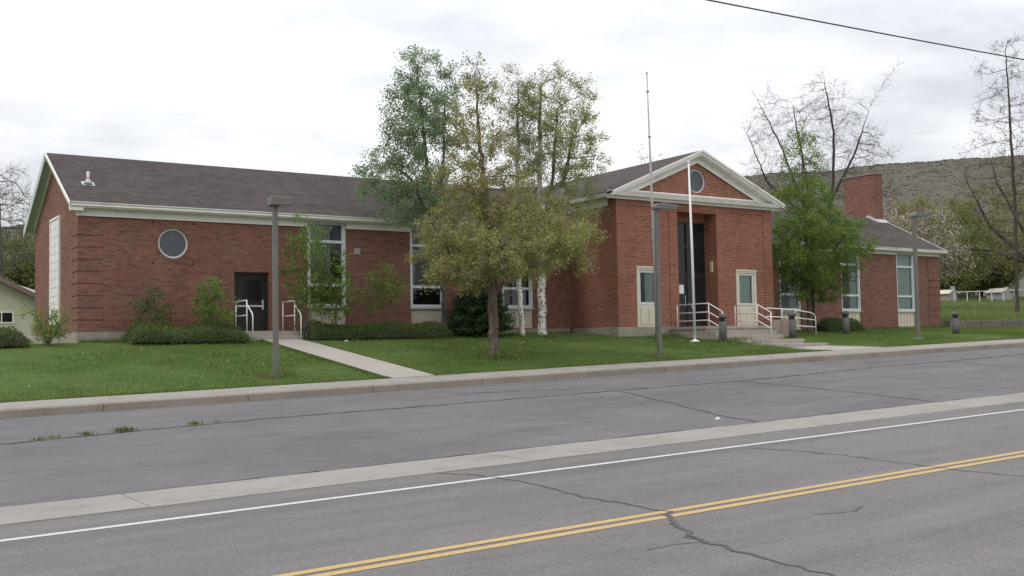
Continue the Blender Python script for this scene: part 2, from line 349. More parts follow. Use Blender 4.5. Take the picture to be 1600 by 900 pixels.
M['grass'] = leaf_mat('grass_blades', [(.042, .088, .016), (.06, .115, .022), (.085, .135, .032), (.05, .10, .02), (.13, .13, .045), (.085, .13, .03)], .35, gain=1.6, dry=(.20, .20, .07))
M['weed'] = leaf_mat('weed_leaves', [(.06, .095, .025), (.085, .12, .035), (.13, .125, .05)], .4, gain=1.7)
M['sage'] = leaf_mat('sagebrush', [(.084, .077, .058), (.102, .093, .071), (.092, .076, .058), (.115, .103, .080)], .3, gain=1.6)
M['litter'] = leaf_mat('lawn_specks', [(.30, .26, .13), (.36, .30, .20), (.24, .17, .09)], .1, gain=1.)
def bark(name, a, b, sc=(8, 8, 2)):
    t = NT(name); n = t.noise(t.coord('Object', sc), 1.6, 5, .65); return t.pbr(t.ramp(n, [(.3, a), (.7, b)]), .9, t.bump(n, .6, .02), .15)
M['bark_brown'] = bark('reddish_brown_bark', (.085, .060, .050), (.20, .15, .125))
M['bark_grey'] = bark('grey_twig_bark', (.085, .072, .062), (.17, .148, .128))
M['bark_dark'] = bark('dark_bark', (.05, .04, .034), (.10, .082, .068))
def birch():
    t = NT('white_aspen_bark'); v = t.coord('Object', (1, 1, 1)); base = t.ramp(t.noise(v, 5, 4), [(.3, (.52, .49, .44)), (.7, (.72, .70, .65))])
    vo = t.set(t.n('ShaderNodeTexNoise'), Vector=t.coord('Object', (9, 9, 6)), Scale=1.3, Detail=5., Roughness=.7).outputs[0]
    sp_ = t.set(t.n('ShaderNodeTexNoise'), Vector=t.coord('Object', (5, 5, 22)), Scale=1., Detail=2.).outputs[0]
    col = t.mix(t.grey(vo, .56, .60), base, (.035, .03, .028)); col = t.mix(t.grey(sp_, .62, .68, 0, .8), col, (.06, .05, .045))
    return t.pbr(col, .8, t.bump(vo, .4, .01), .2)
M['bark_white'] = birch()
# ------------------------------------------------------------------ the setting
def road_z(X): return -1.85+.0243*X+E
def crest(X): return np.clip(37+.128*X, 12, 190)
def ground_z(X, Y):                       # world height of road, apron, pavement, lawn, field and hill
    X = np.asarray(X, float); Y = np.asarray(Y, float)
    Xs = np.clip(X, -80, 160); k = -1.09+.0243*Xs; b = .27+.005*Xs
    z = np.where(Y < 13.85, -1.85+.0243*Xs, -1.85+.51*np.clip((Y-13.85)/9.35, 0, 1)+.0243*Xs)
    z = np.where(Y >= 23.2, -1.19+.10*np.clip((Y-23.2)/1.2, 0, 1)+.0243*Xs, z)
    t = np.clip((Y-24.4)/9.2, 0, 1); z = np.where(Y >= 24.4, k+(b-k)*t, z)
    terr = np.clip((X-51.9)/.3, 0, 1)*np.clip((Y-35.3)/.25, 0, 1); z = z+terr*(.38+.055*np.clip(Y-35.6, 0, 12))
    z = z+np.where(Y > 46, .085*(np.clip(Y, 46, 100)-46), 0)*np.clip((X+10)/60, .25, 1)
    h = np.clip((Y-95)/330, 0, 1); s = h*h*(3-2*h)*.55+h*.45
    z = z+(crest(X)-z)*s
    return z+E
def grid(name, xs, ys, mat, zoff=0., kind='structure', jitter=0., bump=None):
    X, Y = np.meshgrid(xs, ys); Z = ground_z(X, Y)+zoff
    if bump is not None: Z = Z+bump(X, Y)
    nx, ny = len(xs), len(ys); i = np.arange(nx*ny).reshape(ny, nx)
    f = np.stack([i[:-1, :-1], i[:-1, 1:], i[1:, 1:], i[1:, :-1]], -1).reshape(-1)
    return tag(bigmesh(name, np.stack([X, Y, Z], -1).reshape(-1, 3), f, 4, mat, smooth=True), kind=kind)
def seq(*parts): return np.unique(np.concatenate([np.arange(a, b+1e-6, s) for a, b, s in parts]))
def lumps(a, seed):
    r_ = np.random.default_rng(seed); ph = r_.uniform(0, 6.3, (14, 2)); fr_ = r_.uniform(.25, 2.4, (14, 1)); an = r_.uniform(0, 6.3, 14)
    def g(X, Y):
        z = 0
        for q in range(14): z = z+np.sin((X*math.cos(an[q])+Y*math.sin(an[q]))*fr_[q, 0]+ph[q, 0])/(1+fr_[q, 0])
        return a*z
    return g
xs_long = seq((-160, -20, 10), (-20, 70, 2), (70, 260, 10))
grid('road', xs_long, np.array([-14, -6, 0, 2, 4, 6, 8, 10, 12.5]), M['road'])
road = bpy.data.objects['road']
grid('ground', np.array([-160, -40, 20, 80, 260]), np.array([-220, -100, -14.0]), M['soil'], -.03)
apron = grid('apron', xs_long, np.append(np.arange(13.8, 23.1, .5), 23.195), M['apron'], -.004)
grid('lawn', seq((-160, -20, 10), (-20, 64, .5), (64, 160, 4), (160, 260, 20)), seq((24.4, 36.1, .3), (37, 60, 1)), M['lawn'], 0., bump=lambda X, Y: (lumps(.012, 4)(X, Y)-.03)*np.clip((Y-24.4)/.6, 0, 1)*np.clip((52-Y)/4, 0, 1)-.05*((X > 12.2)&(X < 13.9)&(Y < 33.9))-.22*((X > 29.4)&(X < 32.2)&(Y < 28.6))-.05*((X > 29.2)&(X < 32.4)&(Y < 29.6)))
grid('field', seq((-160, 0, 8), (0, 140, 3), (140, 260, 8)), np.array([59.5, 60, 61.5, 64, 67, 70, 73, 76, 80, 84, 88, 92, 96.5]), M['field'], .01)
def hn(X, Y): return (lumps(.55, 8)(X*.03, Y*.05)+lumps(.35, 9)(X*.2, Y*.2))*np.clip((Y-100)/120, 0, 1)
grid('hill', seq((-900, 0, 30), (0, 900, 9), (900, 1800, 40)), seq((96, 460, 7), (460, 1400, 60)), M['hill'], 0., bump=hn)
# concrete strip between road and apron: slabs with open joints over a bed
def sheet_box(m, x0, x1, y0, y1, th, lift=0., ext=0.):
    z = [float(ground_z(x, y))-E for x, y in ((x0, y0), (x1, y0), (x1, y1), (x0, y1))]
    xy = ((x0, y0), (x1, y0), (x1, y1), (x0, y1))
    m.hexa([(x, y, q-th) for (x, y), q in zip(xy, z)], [(x, y, q+lift) for (x, y), q in zip(xy, z)]); return m
bed = sheet_box(MB(), -14, 74, 12.42, 13.86, .2, -.03).build('concrete_strip', M['joint']); tag(bed, kind='structure')
rs = random.Random(5)
for i in range(16):
    x0 = -12.65+5.3*i
    sheet_box(MB(), x0+.008, x0+5.292, 12.45+rs.uniform(-.008, .008), 13.83, .12, .006+rs.uniform(0, .004)).build('slab', M['concrete'], bed)
# pavement slabs and kerb stones
bed = MB().hexa([(x, y, float(ground_z(x, y))-E-.3) for x, y in ((-14, 23.24), (74, 23.24), (74, 24.42), (-14, 24.42))],
                [(x, y, float(ground_z(x, y))-E-.035) for x, y in ((-14, 23.24), (74, 23.24), (74, 24.42), (-14, 24.42))]).build('pavement', M['joint']); tag(bed, kind='structure')
for i in range(28):
    x0 = -13.5+3.1*i
    sheet_box(MB(), x0+.004, x0+3.096, 23.385, 24.405, .1, .004+rs.uniform(0, .005)).build('slab', M['concrete'], bed)
    j = rs.uniform(-.006, .006)
    z0, z1 = (float(ground_z(x, 23.2))-E for x in (x0, x0+3.1)); g0, g1 = z0-.15, z1-.15
    a, b = x0+.004, x0+3.096
    MB().hexa([(a, 23.17+j, g0-.15), (b, 23.17+j, g1-.15), (b, 23.375, g1-.15), (a, 23.375, g0-.15)],
              [(a, 23.215+j, z0+.006), (b, 23.215+j, z1+.006), (b, 23.375, z1+.02), (a, 23.375, z0+.02)]).build('kerb_stone', M['kerbstone'], bed, bevel=.02)
# painted lines, a few millimetres above the asphalt
def strip(name, mat, y0, y1, x0, x1, lift, parent, cuts=()):
    m = MB(); xs = [x0+i*(x1-x0)/40 for i in range(41)]
    v = []; f = []
    rr = random.Random(int(y0*100))
    for i, x in enumerate(xs):
        e = rr.uniform(-.006, .006); z = -1.85+.0243*x
        v += [(x, y0+e, z+lift), (x, y1+e, z+lift)]
        if i: f.append((2*i-2, 2*i, 2*i+1, 2*i-1))
    return m.add(v, f).build(name, mat, parent)
strip('white_line', M['white_line'], 11.39, 11.51, -20, 70, .004, road)
strip('yellow_line', M['yellow_line'], 7.97, 8.09, -20, 70, .004, road)
strip('yellow_line', M['yellow_line'], 7.76, 7.88, -20, 70, .004, road)
def crack(name, mat, pts, wid, lift, parent, seed, sub=.22):
    rr = random.Random(seed); P = []
    for (a, b), (c, d) in zip(pts[:-1], pts[1:]):
        n = max(1, int(math.hypot(c-a, d-b)/sub))
        for i in range(n): t = i/n; P.append((a+(c-a)*t+rr.gauss(0, .025), b+(d-b)*t+rr.gauss(0, .025)))
    P.append(pts[-1]); v = []; f = []
    for i, p in enumerate(P):
        q = P[min(i+1, len(P)-1)]; o = P[max(i-1, 0)]; dx, dy = q[0]-o[0], q[1]-o[1]; L = math.hypot(dx, dy) or 1
        ww = wid*rr.uniform(.45, 1.25)*.5
        for s in (1, -1):
            x, y = p[0]-dy/L*ww*s, p[1]+dx/L*ww*s
            v.append((x, y, float(ground_z(x, y))-E+lift))
        if i: f.append((2*i-2, 2*i-1, 2*i+1, 2*i))
    return MB().add(v, f).build(name, mat, parent)
seam = [(-6, 18.9), (2.6, 19.4), (4.8, 19.7), (7.7, 19.95), (11.5, 19.88), (15.7, 19.88), (18.6, 19.9), (20.2, 19.8), (26.6, 20.5), (30.1, 20.5), (35.2, 20.9), (60, 21.5)]
crack('seam_crack', M['crack'], seam, .055, .003, apron, 1)
crack('edge_crack', M['crack'], [(-12, 13.87), (20, 13.87), (60, 13.87)], .05, .006, apron, 2)
crack('crack', M['tar'], [(16.2, 19.9), (15.4, 17.14), (14.8, 15.15), (14.6, 13.9)], .07, .003, apron, 3)
crack('crack', M['tar'], [(20.2, 19.8), (20.3, 16.9), (20.0, 13.95)], .06, .003, apron, 4)
crack('crack', M['tar'], [(30.1, 20.5), (29.8, 19), (29.6, 17.6), (29.5, 14)], .06, .003, apron, 5)
crack('crack', M['tar'], [(17.2, 20.0), (15.5, 20.9), (12.6, 21.7)], .05, .003, apron, 6)
crack('crack', M['tar'], [(7.0, 12.4), (7.2, 11.85), (7.31, 11.27), (7.26, 10.36), (7.12, 9.47), (7.11, 8.85), (7.11, 8.04), (6.79, 7.6), (6.4, 6.92), (6.37, 6.65), (6.24, 5.95), (6.16, 5.25), (6.1, 3.5)], .04, .005, road, 7, .12)
crack('crack', M['tar'], [(6.96, 7.87), (6.62, 7.28), (6.35, 6.67)], .05, .0058, road, 8, .1)
crack('crack', M['tar'], [(6.34, 6.65), (6.08, 6.8), (5.78, 6.78)], .02, .005, road, 9, .1)
crack('crack', M['tar'], [(11.55, 11.19), (11.69, 10.12), (11.62, 9.3), (11.49, 8.23), (11.35, 7.53), (11.38, 6.84), (11.3, 3)], .028, .005, road, 10, .12)
crack('crack', M['tar'], [(8.0, 6.9), (8.3, 6.75), (8.6, 6.85)], .018, .005, road, 11, .1)
# path from the kerb to the side door, and the front walk with its steps
def slope_slab(name, x0, x1, y0, y1, n, mat, parent, lift=.012):
    o = None
    for i in range(n):
        a, b = y0+(y1-y0)*i/n+.004, y0+(y1-y0)*(i+1)/n-.004
        m = MB(); xy = ((x0, a), (x1, a), (x1, b), (x0, b)); z = [float(ground_z(x, y))-E for x, y in xy]
        m.hexa([(x, y, q-.1) for (x, y), q in zip(xy, z)], [(x, y, q+lift) for (x, y), q in zip(xy, z)])
        m.build(name, mat, parent)
pbed = sheet_box(MB(), 12.4, 13.72, 24.42, 33.8, .12, .003).build('path', M['joint']); tag(pbed, kind='structure')
slope_slab('slab', 12.42, 13.70, 24.42, 33.78, 6, M['path'], pbed)
wz = lambda x, y: -1.085+.0243*x+.035*(y-24.42)-.0
def wslab(m, x0, x1, y0, y1, d0, d1):
    xy = ((x0, y0), (x1, y0), (x1, y1), (x0, y1)); return m.hexa([(x, y, wz(x, y)+d0) for x, y in xy], [(x, y, wz(x, y)+d1) for x, y in xy])
wbed = wslab(MB(), 29.42, 32.18, 24.42, 27.0, -.14, -.008).build('front_walk', M['joint']); tag(wbed, kind='structure')
for y0, y1 in ((24.424, 25.70), (25.708, 26.99)): wslab(MB(), 29.44, 32.16, y0, y1, -.12, .004).build('slab', M['path'], wbed)
# ------------------------------------------------------------------ the school building
school = empty('school_building', (7.0, 35.5, .3+E), 'long low red brick school building with white pedimented entrance and dark shingle roofs', 'building')
def bpart(m, name, mat, bevel=0, parent=None): return m.build(name, mat, parent or school, bevel=bevel)
def front_wall(m, x0, x1, z0, z1, y0, y1, holes):
    xs = sorted({x0, x1, *[h[0] for h in holes], *[h[1] for h in holes]})
    for a, b in zip(xs[:-1], xs[1:]):
        cuts = sorted([(h[2], h[3]) for h in holes if h[0] < b-1e-6 and h[1] > a+1e-6]); z = z0
        for c, d in cuts:
            if c > z+1e-6: m.box(a, b, y0, y1, z, c)
            z = max(z, d)
        if z < z1-1e-6: m.box(a, b, y0, y1, z, z1)
    return m
YW, YB, ZF, ZT = 35.5, 43.2, .67, 4.62          # wing front and back walls, top of the plinth, wall head
RY, RZ, EYE_Z = 39.4, 7.0, 4.76                 # ridge and eaves of the wings
def roof_z(y): return EYE_Z+(RZ-EYE_Z)*(1-abs(y-RY)/(RY-35.16))
LW = [(14.75, 16.25), (18.89, 20.39), (23.03, 24.53)]; RW = [(39.05, 40.55), (43.56, 45.06), (48.03, 49.53)]
OC = (10.0, 3.6)
m = front_wall(MB(), 7.0, 26.45, ZF, ZT, YW, YW+.3, [(a, b, .70, ZT) for a, b in LW]+[(12.07, 13.31, .6, 2.70), (OC[0]-.7, OC[0]+.7, OC[1]-.7, OC[1]+.7)])
m.ringplate(OC[0], OC[1], .5, .7, YW, YW+.3)
bpart(m, 'wall', M['brick'])
bpart(MB().prism([(YW+.3, ZF), (YB, ZF), (YB, roof_z(YB)-.12), (RY, RZ-.12), (YW+.3, roof_z(YW+.3)-.12)], 'x', 7.0, 7.3), 'gable_wall', M['brick'])
bpart(MB().box(7.3, 51.4, YB-.3, YB, ZF, ZT+.1), 'rear_wall', M['brick'])
m = front_wall(MB(), 35.22, 51.7, .25, ZT, YW, YW+.3, [(a, b, .52, ZT) for a, b in RW]); bpart(m, 'wall', M['brick'])
bpart(MB().prism([(YW+.3, .25), (YB, .25), (YB, roof_z(YB)-.12), (RY, RZ-.12), (YW+.3, roof_z(YW+.3)-.12)], 'x', 51.4, 51.7), 'gable_wall', M['brick'])
bpart(MB().box(7.3, 51.4, YW+.3, YB-.3, .1, .5), 'inner_floor', M['interior'])
bpart(MB().box(7.31, 51.39, YB-.35, YB-.301, .5, 4.6), 'inner_wall', M['interior'])
bpart(MB().box(20.9, 21.1, YW+.31, YB-.36, .5, 4.6), 'partition', M['interior'])
# corner blocks (rusticated brick bands)
for k in range(9):
    z0 = ZF+.005+k*.388
    bpart(MB().box(6.976, 7.76, YW-.024, YW-.001, z0, z0+.335).box(6.976, 6.999, YW-.001, YW+.85, z0, z0+.335), 'corner_block', M['brick'])
for k in range(10):
    z0 = .36+k*.40
    bpart(MB().box(50.72, 51.724, YW-.024, YW-.001, z0, z0+.34).box(51.701, 51.724, YW-.001, YW+.85, z0, z0+.34), 'corner_block', M['brick'])
fnd = MB().box(6.965, 26.38, YW-.035, YW+.2, -.1, ZF-.002).box(6.965, 7.2, YW+.2, YB, -.1, ZF-.002)
bpart(fnd, 'foundation', M['foundation'])
bpart(MB().box(26.40, 29.30, 32.35, 32.7, -.1, .648).box(26.40, 26.7, 32.7, 35.4, -.1, .648), 'foundation', M['foundation'])
bpart(MB().box(32.2, 35.27, 32.35, 32.7, -.1, .648).box(34.95, 35.27, 32.7, 35.4, -.1, .648), 'foundation', M['foundation'])
# wing roofs, eaves, verges
for xa, xb in ((6.70, 29.6), (32.1, 51.98)):
    t = .09
    bpart(MB().prism([(35.16, EYE_Z), (RY, RZ), (43.64, EYE_Z), (43.64, EYE_Z-t), (RY, RZ-t), (35.16, EYE_Z-t)], 'x', xa, xb), 'roof', M['shingle'])
for xa, xb in ((6.72, 26.40), (35.27, 51.96)):
    g = bpart(MB().prism([(35.26, 4.60), (35.16, 4.60), (35.10, 4.66), (35.12, 4.71), (35.07, 4.75), (35.07, 4.775), (35.11, 4.775), (35.13, 4.75), (35.26, 4.72)], 'x', xa, xb), 'gutter', M['white'])
    bpart(MB().box(xa, xb, 35.2605, 35.498, 4.60, 4.655), 'soffit', M['white'])
    bpart(MB().prism([(35.429, 4.599), (35.36, 4.599), (35.39, 4.56), (35.429, 4.55)], 'x', xa+.25, xb-.05), 'moulding', M['white'])
for xs in ([6.95, 14.75], [16.25, 18.89], [20.39, 23.03], [24.53, 26.40]): bpart(MB().box(xs[0], xs[1], 35.43, 35.498, 4.37, 4.598), 'frieze_board', M['white'], .006)
for xs in ([35.27, 39.05], [40.55, 43.56], [45.06, 48.03], [49.53, 51.74]): bpart(MB().box(xs[0], xs[1], 35.43, 35.498, 4.45, 4.598), 'frieze_board', M['white'], .006)
for x0, x1 in ((6.66, 6.698), (51.982, 52.02)):
    for s in (-1, 1):
        a, b = (35.12, RY) if s < 0 else (43.7, RY); dp = .11 if s < 0 else .30
        zz = lambda y: EYE_Z+(RZ-EYE_Z)*(1-abs(y-RY)/(RY-35.16))
        bpart(MB().prism([(a, zz(a)+.015), (b, zz(b)+.015), (b, zz(b)-dp), (a, zz(a)-dp)], 'x', x0, x1), 'verge_board', M['white' if s < 0 else 'soffit'])
for x0, x1 in ((6.70, 6.998), (51.702, 51.98)):
    for a, b in ((35.3, RY), (43.6, RY)):
        zz = lambda y: roof_z(y)-.095
        bpart(MB().prism([(a, zz(a)), (b, zz(b)), (b, zz(b)-.06), (a, zz(a)-.06)], 'x', x0, x1), 'soffit', M['soffit'])
    xx = (6.94, 6.997) if x0 < 10 else (51.703, 51.76)
    for a, b in ((35.5, RY), (43.2, RY)): bpart(MB().prism([(a, roof_z(a)-.157), (b, roof_z(b)-.157), (b, roof_z(b)-.36), (a, roof_z(a)-.36)], 'x', *xx), 'frieze_board', M['white'])
bpart(MB().box(6.72, 7.1, 35.16, 35.42, 4.50, 4.598), 'eave_return', M['white'])
# tall louvred panel on the left gable wall
lv = bpart(MB().box(6.93, 6.999, 38.25, 38.33, 1.0, 4.70).box(6.93, 6.999, 39.87, 39.95, 1.0, 4.70).box(6.93, 6.999, 38.33, 39.87, 4.62, 4.70).box(6.93, 6.999, 38.33, 39.87, 1.0, 1.1), 'louvre_panel', M['white'])
for k in range(12): bpart(MB().box(6.955, 6.992, 38.33, 39.87, 1.11+k*.292, 1.11+k*.292+.28), 'board', M['white'], .004, lv)
# round window in the wing
def oculus(cx, cz, r, yf, parent):
    o = bpart(MB().annulus(cx, cz, r-.06, r-.002, yf+.06, yf+.16), 'round_window', M['winframe'], 0, parent)
    n = 40; m = MB(); m.add([(cx+(r-.055)*math.cos(2*math.pi*k/n), yf+.11, cz+(r-.055)*math.sin(2*math.pi*k/n)) for k in range(n)], [tuple(range(n))]); m.build('pane', M['blueglass'], o)
    return o
oculus(OC[0], OC[1], .5, YW, school)
ow = 30.84, 6.74
# brick ring round the oculus: one brick on edge after another
for (cx, cz), r, yf, nb, mt in ((OC, .502, YW, 34, 'brick'),):
    for k in range(nb):
        a0, a1 = 2*math.pi*(k+.06)/nb, 2*math.pi*(k+.94)/nb
        q = [(cx+rr*math.cos(a), cz+rr*math.sin(a)) for rr, a in ((r, a0), (r+.1, a0), (r+.1, a1), (r, a1))]
        bpart(MB().prism(q, 'y', yf-.012, yf-.0005), 'ring_brick', M[mt])
# tall windows
def tall_window(zs, zt, zp, curtain, loc, panelmat):
    """zs sill, zt top, zp bottom of the panel, all relative to zp; 1.5 m wide"""
    W = 1.5; H = zt-zp; S = zs-zp
    f = MB().box(0, .09, -.02, .12, S, H).box(W-.09, W, -.02, .12, S, H).box(.09, W-.09, -.02, .12, H-.10, H).box(.09, W-.09, -.02, .12, S, S+.10)
    z1, z2 = S+.78, S+2.36
    f.box(.09, W-.09, 0.0, .11, z1-.05, z1+.05).box(.09, W-.09, 0.0, .11, z2-.05, z2+.05)
    for a, b in ((S+.10, z1-.05), (z1+.05, z2-.05), (z2+.05, H-.10)):
        f.box(.09, .14, .02, .09, a, b).box(W-.14, W-.09, .02, .09, a, b)
    o = f.build('window', M['winframe'], None, True); o.parent = school; o.location = Vector(loc)-origin(school)
    for a, b in ((S+.10, z1-.05), (z1+.05, z2-.05), (z2+.05, H-.10)): MB().add([(.13, .055, a-.01), (W-.13, .055, a-.01), (W-.13, .055, b+.01), (.13, .055, b+.01)], [(0, 1, 2, 3)]).build('pane', M['glass'], o, True)
    MB().prism([(-.07, S-.055), (.10, S-.055), (.10, S-.002), (-.07, S-.02)], 'x', -.04, W+.04).build('sill', M['winframe'], o, True)
    MB().box(.0, W, .03, .12, 0, S-.056).build('panel', M[panelmat], o, True)
    for k in range(6): x = .06+k*(W-.17)/5; MB().box(x, x+.05, .005, .0295, .06, S-.12).build('batten', M[panelmat], o, True)
    MB().box(0.001, W-.001, .004, .0295, S-.118, S-.058).box(.001, W-.001, .004, .0295, .001, .058).build('panel_rail', M[panelmat], o, True)
    rr = random.Random(int(loc[0]*10)); n = 60; v = []; fc = []
    spans = curtain[1]
    for (a, b) in spans:
        base = len(v)
        for i in range(n+1):
            x = a+(b-a)*i/n; y = .15+.025*math.sin(i*1.25)+rr.uniform(-.006, .006); v += [(x, y, S+.05 if loc[0] > 30 else S+.8), (x, y, H-.02)]
            if i: fc.append((base+2*i-2, base+2*i, base+2*i+1, base+2*i-1))
    if v:
        c = MB(); c.add(v, fc, True); c.build('curtain', M[curtain[0]], o, True)
    return o
for x in LW: tall_window(1.52, 4.595, .70, ('curtain_grey', [(.1, .95)] if x[0] < 18 else [(.1, .3)]), (x[0], YW+.05, .70+E), 'panel')
for x in RW: tall_window(1.47, 4.595, .52, ('curtain_green', [(.08, 1.42)] if x[0] > 46 else [(.85, 1.42)]), (x[0], YW+.05, .52+E), 'cream')
# small windows with cream surrounds either side of the entrance
def small_window(x0, cur, loc):
    W, H = 1.2, 2.44
    f = MB().box(0, .13, -.05, .1, 0, H).box(W-.13, W, -.05, .1, 0, H).box(.13, W-.13, -.05, .1, H-.14, H).box(-.03, W+.03, -.075, -.0505, H-.06, H+.012)
    o = f.build('window', M['cream'], None, True); o.parent = school; o.location = Vector(loc)-origin(school)
    z0, z1 = .92, H-.145
    MB().box(.131, .131+.08, -.01, .08, z0, z1).box(W-.211, W-.131, -.01, .08, z0, z1).box(.211, W-.211, -.01, .08, z1-.09, z1).box(.211, W-.211, -.01, .08, z0, z0+.09).build('frame', M['winframe'], o, True)
    MB().add([(.2, .034, z0+.08), (W-.2, .034, z0+.08), (W-.2, .034, z1-.08), (.2, .034, z1-.08)], [(0, 1, 2, 3)]).build('pane', M['glass'], o, True)
    MB().box(.131, W-.131, 0.0, .08, 0.001, z0-.002).build('panel', M['cream'], o, True)
    for k in range(2): x = .19+k*.43; MB().box(x, x+.38, -.022, -.0005, .10, z0-.14).build('raised_panel', M['cream'], o, True, .012)
    rr = random.Random(int(x0)); v = []; fc = []; a, b = cur; n = 40
    for i in range(n+1):
        x = a+(b-a)*i/n; y = .13+.022*math.sin(i*1.1)+rr.uniform(-.005, .005); v += [(x, y, z0+.05), (x, y, z1-.03)]
        if i: fc.append((2*i-2, 2*i, 2*i+1, 2*i-1))
    MB().add(v, fc, True).build('curtain', M['curtain_green'], o, True)
YP, ZP = 32.41, 5.72
small_window(27.42, (.56, 1.0), (27.42, YP+.02, .63+E)); small_window(32.96, (.2, 1.0), (32.96, YP+.02, .63+E))
# entrance block
m = front_wall(MB(), 26.45, 35.22, .65, ZP, YP, YP+.35, [(27.42, 28.62, .6, 3.07), (32.96, 34.16, .6, 3.07), (29.66, 31.87, .6, 5.40)])
m.box(26.45, 26.8, YP+.35, 45, .65, 5.75).box(34.87, 35.22, YP+.35, 45, .65, 5.75).box(26.8, 34.87, 44.7, 45, .65, 5.75)
m.box(29.36, 29.66, YP+.35, YP+.95, .65, 5.5).box(31.87, 32.17, YP+.35, YP+.95, .65, 5.5).box(29.66, 31.87, YP+.35, YP+.95, 5.40, 5.6).box(29.66, 31.87, YP+.70, YP+.95, 5.08, 5.40)
bpart(m, 'entrance_wall', M['brick_front'])
for a, b, z0, z1 in ((26.45, 26.97, .65, 5.50), (29.20, 29.66, .65, 5.50), (31.87, 32.33, .65, 5.50), (34.70, 35.22, .65, 5.50), (26.45, 35.22, 5.50, ZP)):
    bpart(MB().box(a, b, YP-.028, YP-.0005, z0, z1), 'pilaster' if z1 < 5.6 else 'brick_band', M['brick_front'])
RX, AZ, SL = 30.84, 7.97, .4155
zr = lambda x: AZ-SL*abs(x-RX)
ty = MB()
for poly in ([(26.2, 6.0), (30.14, 6.0), (30.14, zr(30.14)-.12), (26.2, zr(26.2)-.05)], [(35.48, 6.0), (31.54, 6.0), (31.54, zr(31.54)-.12), (35.48, zr(35.48)-.05)], [(30.14, 7.44), (31.54, 7.44), (31.54, zr(31.54)-.1), (RX, AZ-.1), (30.14, zr(30.14)-.1)]):
    ty.prism(poly, 'y', YP, YP+.25)
ty.box(30.14, 31.54, YP, YP+.25, 6.0, 6.04); ty.ringplate(RX, 6.74, .5, .70, YP, YP+.25)
bpart(ty, 'pediment_wall', M['brick_front']); oculus(RX, 6.74, .5, YP, school)
pr = bpart(MB().prism([(26.0, zr(26.0)+.02), (RX, AZ+.02), (35.68, zr(35.68)+.02), (35.68, zr(35.68)-.06), (RX, AZ-.06), (26.0, zr(26.0)-.06)], 'y', 32.03, 45.2), 'roof', M['shingle'])
for sgn in (-1, 1):
    xe = RX+sgn*4.86
    def rk(off0, off1, y0, y1, nm, xx=xe): bpart(MB().prism([(xx, zr(xx)-off0), (RX, AZ-off0), (RX, AZ-off1), (xx, zr(xx)-off1)], 'y', y0, y1), nm, M['white'])
    rk(-.035, .055, 31.985, 32.029, 'raking_moulding'); rk(.056, .15, 32.03, 32.12, 'raking_cornice')
    rk(.151, .19, 32.06, 32.40, 'raking_soffit', RX+sgn*4.6); rk(.191, .44, 32.345, 32.408, 'raking_frieze', RX+sgn*4.2); rk(.39, .47, 32.315, 32.344, 'raking_bead', RX+sgn*4.15)
bpart(MB().prism([(32.409, 5.725), (32.27, 5.725), (32.24, 5.80), (32.10, 5.83), (32.07, 5.90), (32.03, 5.985), (32.409, 6.06)], 'x', 26.02, 35.66), 'cornice', M['white'])
bpart(MB().prism([(32.409, 6.061), (32.34, 6.061), (32.34, 6.12), (32.409, 6.14)], 'x', 26.9, 34.8), 'cornice_bead', M['white'])
for xo, s in ((26.45, -1), (35.22, 1)):
    bpart(MB().prism([(xo+s*.002, 5.80), (xo+s*.43, 5.80), (xo+s*.46, 5.95), (xo+s*.42, 5.955), (xo+s*.002, 5.90)], 'y', 32.41, 40), 'gutter', M['white'])
    bpart(MB().box(min(xo+s*.002, xo+s*.07), max(xo+s*.002, xo+s*.07), 32.9, 36.5, 5.50, 5.798), 'frieze_board', M['white'])
# recessed entrance doors
yd = YP+.72
fr = MB().box(29.661, 29.74, yd, yd+.1, .65, 5.079).box(31.79, 31.869, yd, yd+.1, .65, 5.079).box(30.81, 30.91, yd-.02, yd+.1, .65, 5.079)
for z in (2.86, 3.98, 5.02):
    for a, b in ((29.74, 30.81), (30.91, 31.79)): fr.box(a, b, yd, yd+.1, z, z+.07)
en = bpart(fr, 'entrance_frame', M['bronze'])
for a, b in ((29.745, 30.805), (30.915, 31.785)):
    for z0, z1 in ((2.935, 3.975), (4.055, 5.015)): MB().box(a, b, yd+.04, yd+.05, z0, z1).build('pane', M['darkglass'], en)
    dd = MB().box(a, a+.09, yd+.02, yd+.07, .66, 2.855).box(b-.09, b, yd+.02, yd+.07, .66, 2.855).box(a+.09, b-.09, yd+.02, yd+.07, .66, .86).box(a+.09, b-.09, yd+.02, yd+.07, 2.74, 2.855).box(a+.09, b-.09, yd+.02, yd+.07, 1.62, 1.70)
    d = dd.build('door', M['bronze'], en)
    MB().box(a+.091, b-.091, yd+.04, yd+.05, .861, 2.739).build('pane', M['darkglass'], en)
    hx = b-.16 if a < 30 else a+.16
    MB().tube([(hx, yd+.019, 1.45), (hx, yd-.05, 1.47), (hx, yd-.05, 1.95), (hx, yd+.019, 1.97)], .014, 6).build('handle', M['metal'], en)
bpart(MB().box(29.7, 31.85, yd+.3, yd+.35, .65, 5.0), 'inner_wall', M['interior'])
